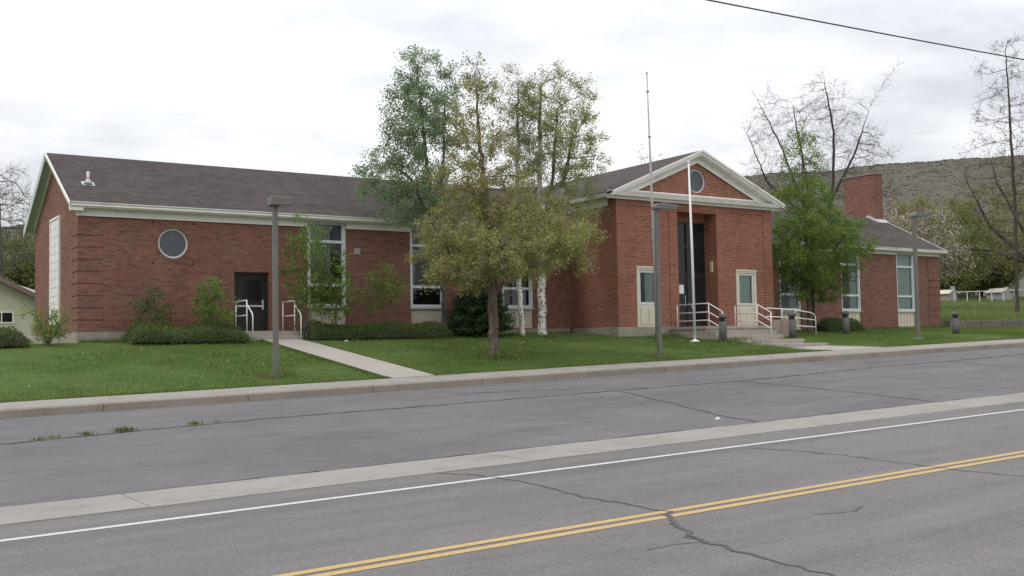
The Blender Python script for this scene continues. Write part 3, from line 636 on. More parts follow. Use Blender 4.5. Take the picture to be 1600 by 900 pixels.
# chimney on the right gable
ch = bpart(MB().box(50.98, 51.72, 38.98, 41.1, 5.4, 9.50), 'chimney', M['brick'])
MB().box(50.93, 51.77, 38.93, 41.15, 9.502, 9.60).build('chimney_cap', M['kerbstone'], ch, bevel=.015)
MB().prism([(38.75, roof_z(38.75)+.012), (RY, RZ+.012), (39.9, roof_z(39.9)+.012), (39.9, roof_z(39.9)+.12), (RY, RZ+.15), (38.75, roof_z(38.75)+.12)], 'x', 50.86, 50.975).build('flashing', M['metal'], ch)
MB().prism([(38.78, roof_z(38.78)+.012), (38.975, roof_z(38.975)+.012), (38.975, roof_z(38.975)+.12), (38.93, roof_z(38.975)+.12), (38.78, roof_z(38.78)+.03)], 'x', 50.98, 51.9).build('flashing', M['metal'], ch)
# roof vent pipe
vp = bpart(MB().tube([(7.55, 36.72, roof_z(36.72)-.02), (7.55, 36.72, roof_z(36.72)+.42)], .05, 10), 'vent_pipe', M['metal'])
a, b = 36.6, 36.88; MB().prism([(a, roof_z(a)+.004), (b, roof_z(b)+.004), (b, roof_z(b)+.02), (a, roof_z(a)+.02)], 'x', 7.36, 7.75).build('flashing', M['metal'], vp)
MB().lathe([(.16, roof_z(36.72)), (.055, roof_z(36.72)+.16)], 7.55, 36.72, 12).build('boot', M['metal'], vp)
# side door
dr = bpart(MB().box(12.072, 12.14, YW+.10, YW+.25, .61, 2.698).box(13.24, 13.308, YW+.10, YW+.25, .61, 2.698).box(12.14, 13.24, YW+.10, YW+.25, 2.63, 2.698), 'door_frame', M['bronze'])
lf = MB().box(12.145, 13.235, YW+.15, YW+.20, .62, 2.625).build('door', M['doordark'], dr)
MB().box(12.30, 13.08, YW+.140, YW+.1495, 1.72, 2.45).build('pane', M['darkglass'], dr)
MB().box(12.22, 13.16, YW+.11, YW+.1495, 1.50, 1.56).build('push_bar', M['metal'], dr); MB().box(13.09, 13.15, YW+.10, YW+.1095, 1.40, 1.75).build('handle', M['metal'], dr)
bpart(MB().box(16.56, 16.82, YW-.03, YW-.001, 3.44, 3.68), 'wall_vent', M['vent'], .005)
# ------------------------------------------------------------------ steps
st = empty('door_steps', (12.9, 34.0, .30+E), 'two low worn concrete steps below the dark side door', 'steps')
MB().box(11.95, 13.85, 34.12, 35.46, 0, .615).build('landing', M['step'], st, bevel=.015); MB().box(11.95, 13.85, 33.80, 34.119, 0, .455).build('tread', M['step'], st, bevel=.015)
fs = empty('entrance_steps', (30.8, 28.0, -.1+E), 'broad grey concrete steps and landing leading up to the tall entrance', 'steps')
for nm, x0, x1, y0, y1, z0, z1 in (('tread', 29.35, 32.3, 27.0, 28.299, -.5, -.11), ('tread', 29.35, 32.45, 28.3, 29.599, -.4, .06), ('tread', 29.25, 32.7, 29.6, 29.949, -.3, .25), ('tread', 29.25, 32.7, 29.95, 30.299, -.3, .435), ('landing', 29.1, 32.92, 30.3, 32.349, -.3, .50), ('landing_slab', 29.05, 32.95, 30.27, 32.38, .501, .62)):
    MB().box(x0, x1, y0, y1, z0, z1).build(nm, M['step'], fs, bevel=.015)
MB().box(29.67, 31.86, 32.381, YP+.75, .40, .62).build('threshold', M['step'], fs)
tag(MB().box(32.96, 34.08, 30.33, 30.49, -.2, .86).build('cheek_wall', M['pinkwall'], bevel=.015), 'pinkish concrete cheek wall right of the entrance steps', 'wall')
MB().box(32.96, 34.08, 30.495, 32.33, -.3, .60).build('landing', M['step'], fs)
# ------------------------------------------------------------------ handrails (white painted tube)
def rail_thing(label, posts, rails, loc, r=.022):
    o = empty('handrail', (loc[0], loc[1], loc[2]+E), label, 'handrail', 'white tube handrails')
    for p in posts: MB().tube(p, r, 8).build('post', M['rail'], o)
    for p in rails: MB().tube(p, r, 8).build('rail', M['rail'], o)
    return o
for x, lb in ((12.06, 'white handrail left of the side door, half hidden by leafy shrub'), (13.74, 'white handrail right of the side door, behind the nearest lamp post')):
    rail_thing(lb, [[(x, 34.22, .615), (x, 34.22, 1.64)], [(x, 35.3, .615), (x, 35.3, 1.645)]],
               [[(x, 35.44, 1.66), (x, 34.22, 1.66)], [(x, 35.44, 1.16), (x, 34.24, 1.16)], [(x, 34.24, 1.55), (x, 34.15, 1.48), (x, 33.72, 1.22), (x, 33.66, 1.12), (x, 33.66, float(ground_z(x, 33.66))-E)]], (x, 34.2, .615))
x = 29.42
rail_thing('white three-bar handrail left of the entrance, behind the short flagpole', [[(x, y, z0), (x, y, z1)] for y, z0, z1 in ((32.26, .62, 1.52), (30.44, .62, 1.52), (29.70, .25, 1.17))],
           [[(x, 32.26, 1.52-d), (x, 30.44, 1.52-d), (x, 29.70, 1.17-d)] for d in (0, .34, .66)], (x, 30.9, .62))
x = 32.14
rail_thing('white three-bar handrail right of the entrance steps, in front of the cream window panel', [[(x, y, z0), (x, y, z1)] for y, z0, z1 in ((31.7, .62, 1.50), (30.46, .62, 1.50), (29.73, .25, 1.15))],
           [[(x, 31.7, 1.50-d), (x, 30.46, 1.50-d), (x, 29.73, 1.15-d)] for d in (0, .34, .66)], (x, 30.9, .62))
y = 30.4
rail_thing('white handrail with a rounded end running right from the entrance above the pinkish wall', [[(33.52, y, .86), (33.52, y, 1.31)], [(34.33, y, float(ground_z(34.33, y))-E), (34.33, y, 1.26)]],
           [[(32.6, y, 1.35), (33.52, y, 1.31), (34.33, y, 1.27), (35.25, y, 1.17), (35.46, y, 1.11), (35.56, y, .96), (35.57, y, float(ground_z(35.57, y))-E)], [(32.6, y, 1.0), (33.5, y, .97), (34.33, y, .95), (35.56, y, .85)], [(34.33, y, .62), (35.56, y, .55)]], (33.5, y, .86))
# ------------------------------------------------------------------ lamp posts, flagpoles, bollards
def gz(x, y): return float(ground_z(x, y))
def lamp(loc, h, label, yawz, square, hw):
    o = empty('street_lamp', (loc[0], loc[1], gz(*loc)), label, 'street lamp', 'grey square lamp posts on the lawn', yawz)
    MB().box(-.16, .16, -.16, .16, -.05, .03).build('base', M['concrete'], o, True, .01)
    MB().box(-.066, .066, -.066, .066, .031, h).build('post', M['lamp_metal'], o, True, .012)
    if square:
        hd = MB().box(-.15, .40, -.25, .25, h-.02, h+.20).build('lamp_head', M['lamp_metal'], o, True, .02)
        MB().box(.09, .36, -.18, .18, h-.035, h-.0205).build('lens', M['lens'], hd, True)
    else:
        hd = MB().prism([(-.10, h-.02), (-.10, h+.07), (-.02, h+.15), (.20, h+.175), (hw, h+.13), (hw, h+.03), (.12, h-.02)], 'y', -.17, .17).build('lamp_head', M['lamp_metal'], o, True, .015)
        MB().prism([(.16, h-.004), (hw-.02, h+.025), (hw-.02, h+.006), (.16, h-.022)], 'y', -.13, .13).build('lens', M['lens'], hd, True)
    return o
lamp((9.92, 26.0), 4.37, 'grey lamp post with a boxy head on the lawn left of the concrete path', -.15, True, 0)
lamp((22.49, 25.52), 4.72, 'grey lamp post in front of the entrance beside the tall flagpole', -.2, False, .72)
lamp((37.5, 26.8), 4.98, 'grey lamp post near the right end of the building', -.2, False, .78)
fp = empty('flagpole', (25.97, 29.6, gz(25.97, 29.6)), 'tall thin weathered grey flagpole behind the middle lamp post', 'flagpole', 'flagpoles before the entrance')
h = 9.98; MB().tube([(0, 0, -.05), (-.08, 0, h*.5), (-.18, 0, h)], [.055, .045, .022], 10).build('pole', M['flaggrey'], fp, True)
MB().lathe([(.02, h), (.045, h+.03), (.02, h+.07)], -.18, 0, 10).build('finial', M['flaggrey'], fp, True)
for z in (2.6, 4.2, 7.6, 9.3): MB().lathe([(.06, z), (.06, z+.05)], -.17*z/h, 0, 10).build('joint_band', M['flaggrey'], fp, True)
fp = empty('flagpole', (27.66, 29.4, gz(27.66, 29.4)), 'short bright white flagpole in front of the pediment', 'flagpole', 'flagpoles before the entrance')
h = 6.72; MB().tube([(0, 0, 0), (-.05, -.03, h*.5), (-.13, -.06, h)], [.055, .05, .036], 12).build('pole', M['flagwhite'], fp, True)
MB().lathe([(.17, -.03), (.17, .03), (.075, .045), (.06, .09)], 0, 0, 14).build('base_plate', M['flagwhite'], fp, True)
MB().lathe([(.03, h), (.055, h+.03), (.055, h+.06), (.02, h+.09)], -.13, -.06, 10).build('finial', M['flagwhite'], fp, True)
MB().box(-.09, -.045, -.02, .02, 1.25, 1.42).build('cleat', M['metal'], fp, True)
def bollard(x, y, h, label):
    o = empty('bollard', (x, y, gz(x, y)), label, 'bollard', 'dark concrete bollards along the front')
    MB().lathe([(.15, -.1), (.15, h-.30)], n=24).build('post', M['bollard'], o, True)
    MB().lathe([(.105, h-.30), (.105, h-.17)], n=24).build('light_recess', M['bollard_dark'], o, True)
    MB().lathe([(.155, h-.17), (.155, h-.09), (.13, h-.03), (.07, h-.004), (.01, h)], n=24).build('cap', M['bollard'], o, True)
    for k in range(3):
        t = 2*math.pi*k/3+.5; MB().box(.125*math.cos(t)-.02, .125*math.cos(t)+.02, .125*math.sin(t)-.02, .125*math.sin(t)+.02, h-.31, h-.165).build('rib', M['bollard'], o, True)
bollard(28.98, 29.25, 1.03, 'dark concrete bollard at the foot of the left entrance handrail')
bollard(33.32, 29.67, 1.02, 'dark concrete bollard in front of the pinkish cheek wall')
bollard(38.0, 30.8, .99, 'dark concrete bollard in front of the low dark shrub')
bollard(42.6, 28.5, .97, 'dark concrete bollard furthest right, beyond the building corner')
# wall light, notice
wl = MB().box(31.80, 31.868, 32.62, 32.78, 2.95, 3.42).build('wall_light', M['lightcream'], None, bevel=.02); tag(wl, 'cream box wall light inside the entrance recess', 'wall light')
nt_ = MB().box(30.36, 30.62, yd-.0, yd+.0195, 2.05, 2.42).build('paper_notice', M['paper']); tag(nt_, 'white paper notice on the dark entrance glass', 'notice')
# overhead cable
n = 60; pts = [(x, 21.2, 9.57+.0279*(x-21.2)+.00035*(x-29)**2-.02) for x in [-30+140*i/n for i in range(n+1)]]
tag(MB().tube(pts, .024, 6).build('overhead_cable', M['cable']), 'thin black overhead cable crossing the top right sky', 'cable')
# cream house behind the left end
hs = empty('cream_house', (8, 58, gz(8, 58)), 'cream sided house with brown fascia behind the left end', 'house')
gzz = 1.0
MB().prism([(-5.0, gzz-.6), (11.5, gzz-.6), (11.5, 1.75), (3.2, 5.9), (-5.0, 1.8)], 'y', 58, 66).build('wall', M['siding'], hs)
MB().prism([(-5, gzz-.6), (12.2, gzz-.6), (12.2, 2.9), (4, 5.6), (-5, 2.9)], 'y', 66, 74).build('wall', M['siding'], hs)
for s in ((3.2, 6.1, 11.9, 1.75), (3.2, 6.1, -5.4, 1.8)): MB().prism([(s[0], s[1]), (s[2], s[3]), (s[2], s[3]-.1), (s[0], s[1]-.1)], 'y', 57.5, 66.2).build('roof', M['houseroof'], hs)
for s in ((3.2, 6.12, 11.95, 1.75), (3.2, 6.12, -5.45, 1.8)): MB().prism([(s[0], s[1]), (s[2], s[3]), (s[2], s[3]-.26), (s[0], s[1]-.26)], 'y', 57.44, 57.499).build('fascia', M['siding_trim'], hs)
for s in ((4.0, 5.85, 12.6, 2.95), (4.0, 5.85, -5.6, 2.9)):
    MB().prism([(s[0], s[1]), (s[2], s[3]), (s[2], s[3]-.1), (s[0], s[1]-.1)], 'y', 65.5, 74.3).build('roof', M['houseroof'], hs); MB().prism([(s[0], s[1]+.02), (s[2], s[3]+.02), (s[2], s[3]-.2), (s[0], s[1]-.2)], 'y', 65.44, 65.499).build('fascia', M['white'], hs)
wi = MB().box(7.3, 8.42, 57.95, 57.999, 1.55, 1.62).box(7.3, 8.42, 57.95, 57.999, 2.08, 2.15).box(7.3, 7.37, 57.95, 57.999, 1.62, 2.08).box(8.35, 8.42, 57.95, 57.999, 1.62, 2.08).box(7.84, 7.89, 57.95, 57.999, 1.62, 2.08).build('window', M['white'], hs)
for a, b in ((7.371, 7.839), (7.891, 8.349)): MB().box(a, b, 57.97, 57.998, 1.621, 2.079).build('pane', M['darkglass'], wi)
def shed(label, x, y, w_, d_, h_, wall):
    o = empty('shed', (x, y, gz(x, y)), label, 'shed', 'small sheds beyond the fence')
    MB().prism([(-w_/2, -.3), (w_/2, -.3), (w_/2, h_*.7), (0, h_), (-w_/2, h_*.7)], 'y', 0, d_).build('wall', M[wall], o, True)
    for q in (-1, 1): MB().prism([(0, h_+.08), (q*(w_/2+.25), h_*.7-.02), (q*(w_/2+.25), h_*.7-.1), (0, h_)], 'y', -.25, d_+.25).build('roof', M['panel'], o, True)
    MB().box(-.45, .45, -.03, -.002, 0, 1.7).build('door', M['vent'], o, True)
shed('small pinkish shed just behind the left end of the fence', 111.0, 74.5, 1.7, 1.5, 1.25, 'pinkwall')
shed('low pale shed behind the fence at the right edge', 128.5, 78.5, 2.6, 2.0, 1.5, 'vent')
# low retaining wall on the right, fence and huts beyond
rw = empty('retaining_wall', (56, 35.2, gz(56, 35.1)), 'low grey stone retaining wall along the raised lawn right of the building', 'wall')
x = 51.95; rr = random.Random(3); i = 0
while x < 70:
    L = rr.uniform(1.3, 2.3); zt = gz(x, 35.1)-E
    MB().hexa([(x+.015, 35.1+rr.uniform(-.03, .03), zt-.3), (x+L-.015, 35.1+rr.uniform(-.03, .03), zt-.3), (x+L-.015, 35.45, zt-.3), (x+.015, 35.45, zt-.3)],
              [(x+.015, 35.13+rr.uniform(-.03, .03), zt+.40+rr.uniform(-.03, .03)), (x+L-.015, 35.13, zt+.40+rr.uniform(-.03, .03)), (x+L-.015, 35.45, zt+.40), (x+.015, 35.45, zt+.40)]).build('stone', M['stonewall'], rw, bevel=.03)
    x += L
fe = empty('rail_fence', (108, 72, gz(108, 72)), 'white single-rail fence across the field at far right', 'fence')
for i in range(11):
    x = 107.6+i*2.4; z = gz(x, 72)-E; MB().box(x-.035, x+.035, 71.965, 72.035, z-.2, 5.08+.035*(x-107.6)).build('post', M['winframe'], fe)
MB().hexa([(107.5, 71.93, 5.08), (133, 71.93, 5.97), (133, 72.07, 5.97), (107.5, 72.07, 5.08)], [(107.5, 71.93, 5.16), (133, 71.93, 6.05), (133, 72.07, 6.05), (107.5, 72.07, 5.16)]).build('rail', M['winframe'], fe)
# ------------------------------------------------------------------ vegetation
RG = np.array([.8338, -.5521, 0.]); DG = np.array([.5521, .8338, 0.])       # across and away, as the trees stand
def leaves_mesh(name, P, size, mat, parent, rng, droop=0., aspect=1.6, loc=(0, 0, 0)):
    n = len(P)
    if n == 0: return None
    s = size*rng.uniform(.6, 1.25, (n, 1)); d = rng.normal(size=(n, 3)); d[:, 2] -= droop; d /= np.linalg.norm(d, axis=1, keepdims=True)
    t = rng.normal(size=(n, 3)); q = np.cross(d, t); q /= np.linalg.norm(q, axis=1, keepdims=True)+1e-9
    a = P; b = P+d*s*.5*aspect*.5+q*s*.38; c = P+d*s*aspect*.62; e = P+d*s*.5*aspect*.5-q*s*.38
    V = np.stack([a, b, c, e], 1).reshape(-1, 3)
    return bigmesh(name, V, np.arange(4*n), 4, mat, parent, loc)
def limbs_mesh(name, A, B, ra, rb, mat, parent):
    d = B-A; L = np.linalg.norm(d, axis=1, keepdims=True)+1e-9; d = d/L
    up = np.where(np.abs(d[:, 2:3]) < .9, np.array([[0, 0, 1.]]), np.array([[1., 0, 0]])); u = np.cross(d, up); u /= np.linalg.norm(u, axis=1, keepdims=True); v = np.cross(d, u)
    V = []; F = []; off = 0
    for sel, n in ((ra > .045, 8), ((ra <= .045) & (ra > .014), 5), (ra <= .014, 3)):
        k = int(sel.sum())
        if not k: continue
        th = np.arange(n)*2*np.pi/n; c, s_ = np.cos(th), np.sin(th)
        ring = u[sel][:, None, :]*c[None, :, None]+v[sel][:, None, :]*s_[None, :, None]
        v0 = A[sel][:, None, :]+ring*ra[sel][:, None, None]; v1 = (B+d*np.minimum(L*.08, ra[:, None]*.6))[sel][:, None, :]+ring*rb[sel][:, None, None]
        V.append(np.concatenate([v0, v1], 1).reshape(-1, 3)); base = off+np.arange(k)[:, None]*2*n; i = np.arange(n)[None]; j = (i+1) % n
        F.append(np.stack([base+i, base+j, base+n+j, base+n+i], -1).reshape(-1)); off += k*2*n
    return bigmesh(name, np.concatenate(V), np.concatenate(F), 4, mat, parent, smooth=True)
def tree(name, label, base, stems, env, r_base, bark, layers, seed, step=.22, cat='tree', group=None, tip=.005, twigs=2, twig_len=.3, up=.12, p=2.3, kill=1.7, wob=.25, bark2=None, thr=.04):
    """stems: polylines in (across, away, up) metres from the base; env: (across, away, up, r_h, r_v, count) blobs that the limbs grow into;
    layers: (part name, material, leaves per node, size, spread, node radius limit, zone test or None)"""
    rng = np.random.default_rng(seed); bz_ = gz(*base); root = empty(name, (base[0], base[1], bz_), label, cat, group)
    W = lambda a: a[..., 0:1]*RG+a[..., 1:2]*DG+a[..., 2:3]*np.array([0, 0, 1.])
    nodes = []; par = []
    for st_ in stems:
        st_ = np.asarray(st_, float); prev = -1
        if len(nodes) and st_[0][2] > .05: prev = int(np.argmin(np.linalg.norm(np.array(nodes)-W(st_[0]), axis=1)))
        for k, (a, b) in enumerate(zip(st_[:-1], st_[1:])):
            n = max(1, int(np.linalg.norm(b-a)/step))
            for i in range(n+(k == len(st_)-2)):
                pnt = W(a+(b-a)*i/n)+rng.normal(0, .02 if i+k else 0, 3)*np.array([1, 1, .3]); nodes.append(pnt); par.append(prev); prev = len(nodes)-1
    att = []
    for a, b, c, rh, rv, n in env:
        q = rng.normal(size=(n, 3)); q /= np.linalg.norm(q, axis=1, keepdims=True); q *= rng.uniform(0, 1, (n, 1))**.42*rng.uniform(.8, 1.12, (n, 1))
        att.append(W(np.array([a, b, c])+q*np.array([rh, rh, rv])))
    att = np.concatenate(att); N = np.array(nodes); D = np.linalg.norm(att[:, None]-N[None], axis=2); near = D.argmin(1); nd = D.min(1); alive = np.ones(len(att), bool)
    for it in range(160):
        alive &= nd > kill*step
        if not alive.any(): break
        idx = np.where(alive)[0]; un, inv = np.unique(near[idx], return_inverse=True); acc = np.zeros((len(un), 3)); dv = att[idx]-N[near[idx]]; dv /= np.linalg.norm(dv, axis=1, keepdims=True)+1e-9
        np.add.at(acc, inv, dv); acc += np.array([0, 0, up]); acc += rng.normal(0, wob, acc.shape); acc /= np.linalg.norm(acc, axis=1, keepdims=True)+1e-9
        new = N[un]+acc*step; start = len(N); N = np.concatenate([N, new]); par += list(un)
        D2 = np.linalg.norm(att[:, None]-new[None], axis=2); m = D2.min(1); am = D2.argmin(1); bet = m < nd; nd = np.where(bet, m, nd); near = np.where(bet, am+start, near)
        if len(N) > 9000: break
    par = np.array(par); n0 = len(N); acc = np.zeros(n0); nch = np.bincount(par[par >= 0], minlength=n0); rad = np.zeros(n0)
    for i in range(n0-1, -1, -1):
        rad[i] = tip if acc[i] == 0 else acc[i]**(1/p)
        if par[i] >= 0: acc[par[i]] += rad[i]**p
    r0_ = rad[0]; rad = tip+(rad-tip)*(r_base-tip)/max(r0_-tip, 1e-6)
    i = np.where(par >= 0)[0]; A, B, ra, rb = N[par[i]], N[i], np.minimum(rad[par[i]], rad[i]*1.35), rad[i]
    zf = np.clip(1-A[:, 2]/.5, 0, 1); ra = ra*(1+.35*zf**2*(ra > .06))
    fine = np.where(rad < max(tip*2.2, .02))[0]
    if twigs:
        T = np.repeat(fine[nch[fine] <= 1], twigs); dd = rng.normal(size=(len(T), 3))*.8; pv = N[T]-N[np.maximum(par[T], 0)]; pv /= np.linalg.norm(pv, axis=1, keepdims=True)+1e-9
        dd = dd+pv*.9+np.array([0, 0, up]); dd /= np.linalg.norm(dd, axis=1, keepdims=True); e = N[T]+dd*twig_len*rng.uniform(.4, 1.2, (len(T), 1))
        A = np.concatenate([A, N[T]]); B = np.concatenate([B, e]); ra = np.concatenate([ra, np.full(len(T), tip*.8)]); rb = np.concatenate([rb, np.full(len(T), tip*.45)]); ends = np.concatenate([N[fine], e, (N[T]+e)/2])
    else: ends = N[fine]
    if bark2:
        k = ra > thr; limbs_mesh('trunk', A[k], B[k], ra[k], rb[k], M[bark], root); limbs_mesh('branches', A[~k], B[~k], ra[~k], rb[~k], M[bark2], root)['kind'] = 'stuff'
    else: limbs_mesh('trunk', A, B, ra, rb, M[bark], root)
    for nm, mt, per, size, spread, zone in layers:
        spread = spread*1.0
        P = ends if zone is None else ends[zone(ends@RG, ends[:, 2], rng)]
        wgt = rng.gamma(.8, 1., len(P)); cnt = rng.poisson(per*wgt/wgt.mean()); Q = np.repeat(P, cnt, axis=0); Q = Q+rng.normal(0, spread, Q.shape)
        leaves_mesh(nm, Q, size, M[mt], root, rng)['kind'] = 'stuff'
        0 and print('LEAVES', name, nm, len(Q), len(N))
    return root
def z_(zeye, base): return zeye+E-gz(*base)
# the crab apple in the middle of the lawn
b = (17.48, 27.46); Z = lambda q: z_(q, b)
tree('crab_apple_tree', 'bushy yellow-green tree with a brown trunk on the middle of the lawn', b,
     [[(0, 0, 0), (.0, 0, 1.7), (-.14, 0, 3.5), (-.3, .1, 6.0), (-.47, .15, 8.9)], [(-.05, 0, 1.75), (.6, .2, 2.7), (1.5, .2, 3.4)], [(-.05, 0, 1.9), (-.8, -.2, 2.7), (-1.7, 0, 3.2)], [(-.05, 0, 2.1), (.2, -.8, 2.9), (.3, -1.7, 3.3)], [(0, 0, 2.0), (.2, .8, 2.9), (.9, 1.6, 3.5)]],
     [(.4, 0, Z(3.2), 1.9, 1.15, 260), (2.15, -.2, Z(3.1), 1.2, .95, 150), (1.3, .9, Z(2.9), 1.3, 1.0, 110), (-1.35, .1, Z(2.75), 1.25, 1.1, 170), (-.9, -.9, Z(2.6), 1.2, .95, 110), (.5, -1.5, Z(2.7), 1.4, .95, 130), (.3, 1.5, Z(3.1), 1.3, .9, 90), (-1.4, .2, Z(3.9), .95, .9, 80), (1.3, .2, Z(4.0), 1.1, .8, 80), (-.1, .1, Z(4.6), 1.9, 1.2, 190), (-.40, .1, Z(5.6), 1.35, 1.7, 200), (-.45, .1, Z(7.4), .85, 1.6, 130)],
     .155, 'bark_brown', [('crown', 'leaf_crab', 7.5, .066, .08, lambda a, z, g: (z < 4.6+g.normal(0, .5, len(z))) | (g.random(len(z)) < .6)), ('buds', 'leaf_crab_brown', 4.5, .046, .07, lambda a, z, g: (z > 3.8) | (np.abs(a) < 1.6) | (g.random(len(z)) < .25))], 11, step=.2, tip=.0055, twigs=5, twig_len=.34)
# aspens in front of the wing
b = (23.3, 33.15); Z = lambda q: z_(q, b)
tree('white_barked_aspen', 'thick white trunk with black marks and a pale leafy crown near the wall', b,
     [[(0, 0, 0), (.02, 0, 2.4), (-.05, 0, 4.5), (.05, 0, 7.0), (.1, 0, 9.6)], [(0, 0, 3.4), (.8, .1, 5.2), (1.3, .2, 7.6)], [(0, 0, 3.9), (.5, -.4, 6.0), (.7, -.5, 8.6)]],
     [(.55, 0, Z(7.8), 2.0, 3.0, 640), (.9, 0, Z(5.0), 1.7, 1.6, 170), (1.4, 0, Z(7.4), 1.35, 2.2, 260)], .155, 'bark_white', [('crown', 'leaf_pale', 7.5, .062, .09, None)], 22, bark2='bark_grey', thr=.08, step=.24, tip=.0055, twigs=5, twig_len=.36, up=.35, group='white-barked aspens by the wall')
b = (22.5, 33.3); Z = lambda q: z_(q, b)
tree('white_barked_aspen', 'slender white trunk left of the thicker white trunk', b, [[(0, 0, 0), (-.12, 0, 2.3), (-.18, 0, 4.5), (-.05, 0, 7.5), (0, 0, 10.0)]],
     [(0, 0, Z(7.8), 1.1, 3.1, 260), (-.1, 0, Z(4.8), 1.1, 1.2, 70)], .095, 'bark_white', [('crown', 'leaf_pale', 5, .062, .09, None), ('buds', 'leaf_bud', 3.5, .046, .08, None)], 13, bark2='bark_brown', thr=.06, step=.24, tip=.0055, twigs=5, twig_len=.36, up=.35, group='white-barked aspens by the wall')
b = (19.75, 34.35); Z = lambda q: z_(q, b)
tree('green_aspen', 'tall green aspen rising behind the roof edge left of the crab apple', b, [[(0, 0, 0), (0, -1.4, 3), (-.5, -1.3, 6.0), (-.8, -1.2, 9.3)], [(-.2, -1.4, 3.8), (-1.0, -1.3, 5.6), (-2.1, -1.3, 6.6)], [(-.15, -1.3, 4.2), (.1, -1.2, 6.5), (.15, -1.1, 8.8)]],
     [(-.85, -1.3, Z(8.0), 1.4, 2.9, 600), (-2.05, -1.3, Z(6.1), 1.2, 1.25, 190), (-.8, -1.3, Z(5.4), 1.5, 1.4, 200), (.2, -1.2, Z(8.6), .8, 2.0, 130)], .11, 'bark_grey', [('crown', 'leaf_aspen', 9.5, .074, .10, None)], 14, bark2='bark_grey', step=.22, tip=.005, twigs=4, twig_len=.36, up=.2)
# right of the entrance
b = (37.8, 32.6); Z = lambda q: z_(q, b)
tree('leafy_green_tree', 'dense fresh green tree standing just right of the entrance', b, [[(0, 0, 0), (-.05, 0, 2), (-.1, 0, 5), (-.2, 0, 9.0)], [(0, 0, 2.0), (.8, -.3, 3.3), (1.6, -.3, 4.3)], [(0, 0, 2.2), (-.7, .1, 3.4), (-1.2, 0, 4.3)]],
     [(.25, -.2, Z(4.0), 2.25, 2.3, 620), (1.7, -.2, Z(4.2), 1.4, 1.2, 150), (-.1, 0, Z(6.5), 1.35, 1.6, 230), (-.25, 0, Z(8.3), .95, 1.9, 150)], .12, 'bark_grey',
     [('crown', 'leaf_green', 6.5, .085, .10, lambda a, z, g: (z < 6.8) | (g.random(len(z)) < .55))], 15, step=.22, tip=.005, twigs=5, twig_len=.38, up=.1)
b = (38.9, 33.4); tree('thin_dark_tree', 'thin dark trunk close behind the dense green tree', b, [[(0, 0, 0), (.05, 0, 2.0), (0, 0, 4.6)]], [(0, 0, z_(5.0, b), .9, 1.6, 90)], .085, 'bark_dark', [('crown', 'leaf_green', 4, .09, .13, None)], 16, step=.25)
b = (57.3, 48.0); Z = lambda q: z_(q, b)
tree('bare_tree', 'large leafless tree spreading above the roof behind the chimney', b, [[(0, 0, 0), (-.1, 0, 4), (.1, .2, 7.0)], [(-.1, 0, 4), (-1.6, 0, 8.0), (-2.7, 0, 11.5), (-4.6, 0, 15.4)], [(.1, 0, 5), (.9, .5, 9.0), (1.0, .3, 12.5), (.3, 0, 16.5)], [(.5, .2, 7.5), (2.4, .3, 11.0), (3.6, 0, 14.5), (5.4, 0, 16.9)], [(-1.0, 0, 6.5), (-3.6, .4, 9.0), (-5.0, .2, 12.5)], [(-.8, 0, 6.2), (-1.3, -.4, 10.0), (-1.9, 0, 14.5)]],
     [(-3.2, 0, Z(14.2), 2.2, 2.6, 240), (.4, 0, Z(15.2), 2.2, 3.0, 300), (2.8, 0, Z(12.8), 2.4, 2.0, 240), (-4.2, 0, Z(10.4), 1.8, 2.6, 180), (3.0, 0, Z(9.6), 2.4, 1.4, 140), (-1, 0, Z(11), 2.4, 2.4, 160)], .18, 'bark_dark', [], 17, step=.34, tip=.007, twigs=5, twig_len=.95, wob=.5, up=.2, kill=1.4)
# far trees
def far(name, label, base, top, hw, mt, bark_, seed, low=.25, dens=3.0, size=.3, spread=.35, n=260, rb=.22, mix_=None, cat='tree', tw=3):
    bz0 = gz(*base); H = top+E-bz0; c = H*(low+1)/2; lay = [('crown', mt, dens, size, spread, None)] if mt else []
    if mix_: lay.append(('buds', mix_, dens*.8, size*.9, spread, None))
    return tree(name, label, base, [[(0, 0, 0), (.2, 0, H*.35), (0, 0, H*.9)]], [(0, 0, c, hw, H*(1-low)/2, n), (hw*.3, 0, c-H*.12, hw*.75, H*(1-low)*.3, n//3), (-hw*.35, 0, c-H*.15, hw*.7, H*(1-low)*.3, n//3)], rb, bark_, lay, seed, step=max(.3, H*.032), tip=.012, twigs=tw, twig_len=.9, cat=cat, group='trees behind the school')
far('olive_tree', 'olive green budding tree right of the building corner behind the fence', (128, 85), 18.2, 5.8, 'leaf_olive_green', 'bark_dark', 31, low=.05, dens=5)
far('olive_tree', 'brownish olive tree filling the right edge above the fence', (142.6, 88), 22, 7.4, 'leaf_olive', 'bark_dark', 32, low=.05, dens=5)
far('olive_tree', 'narrow dark green tree directly behind the right building corner', (117.1, 80), 12.4, 3.2, 'leaf_olive_green', 'bark_dark', 33, low=.03, dens=7)
far('blossom_tree', 'pale pink blossoming tree behind the right lamp post', (81.6, 57), 11.2, 3.3, 'blossom', 'bark_grey', 34, low=.25, dens=1.7, size=.18, spread=.2, mix_='leaf_olive', n=420)
far('blossom_tree', 'pale blossoming tree just right of the chimney', (80.0, 60), 11.8, 2.1, 'blossom', 'bark_grey', 35, low=.2, dens=3, size=.2, spread=.2, n=380)
far('olive_tree', 'yellowish olive tree above the blossoming trees', (125.3, 92), 18.6, 4.6, 'leaf_olive', 'bark_dark', 36, low=.1, dens=4.5)
far('olive_tree', 'yellow-olive tree between the blossoming trees and the green tree', (136.5, 96), 20.5, 5.2, 'leaf_olive', 'bark_dark', 45, low=.05, dens=5)
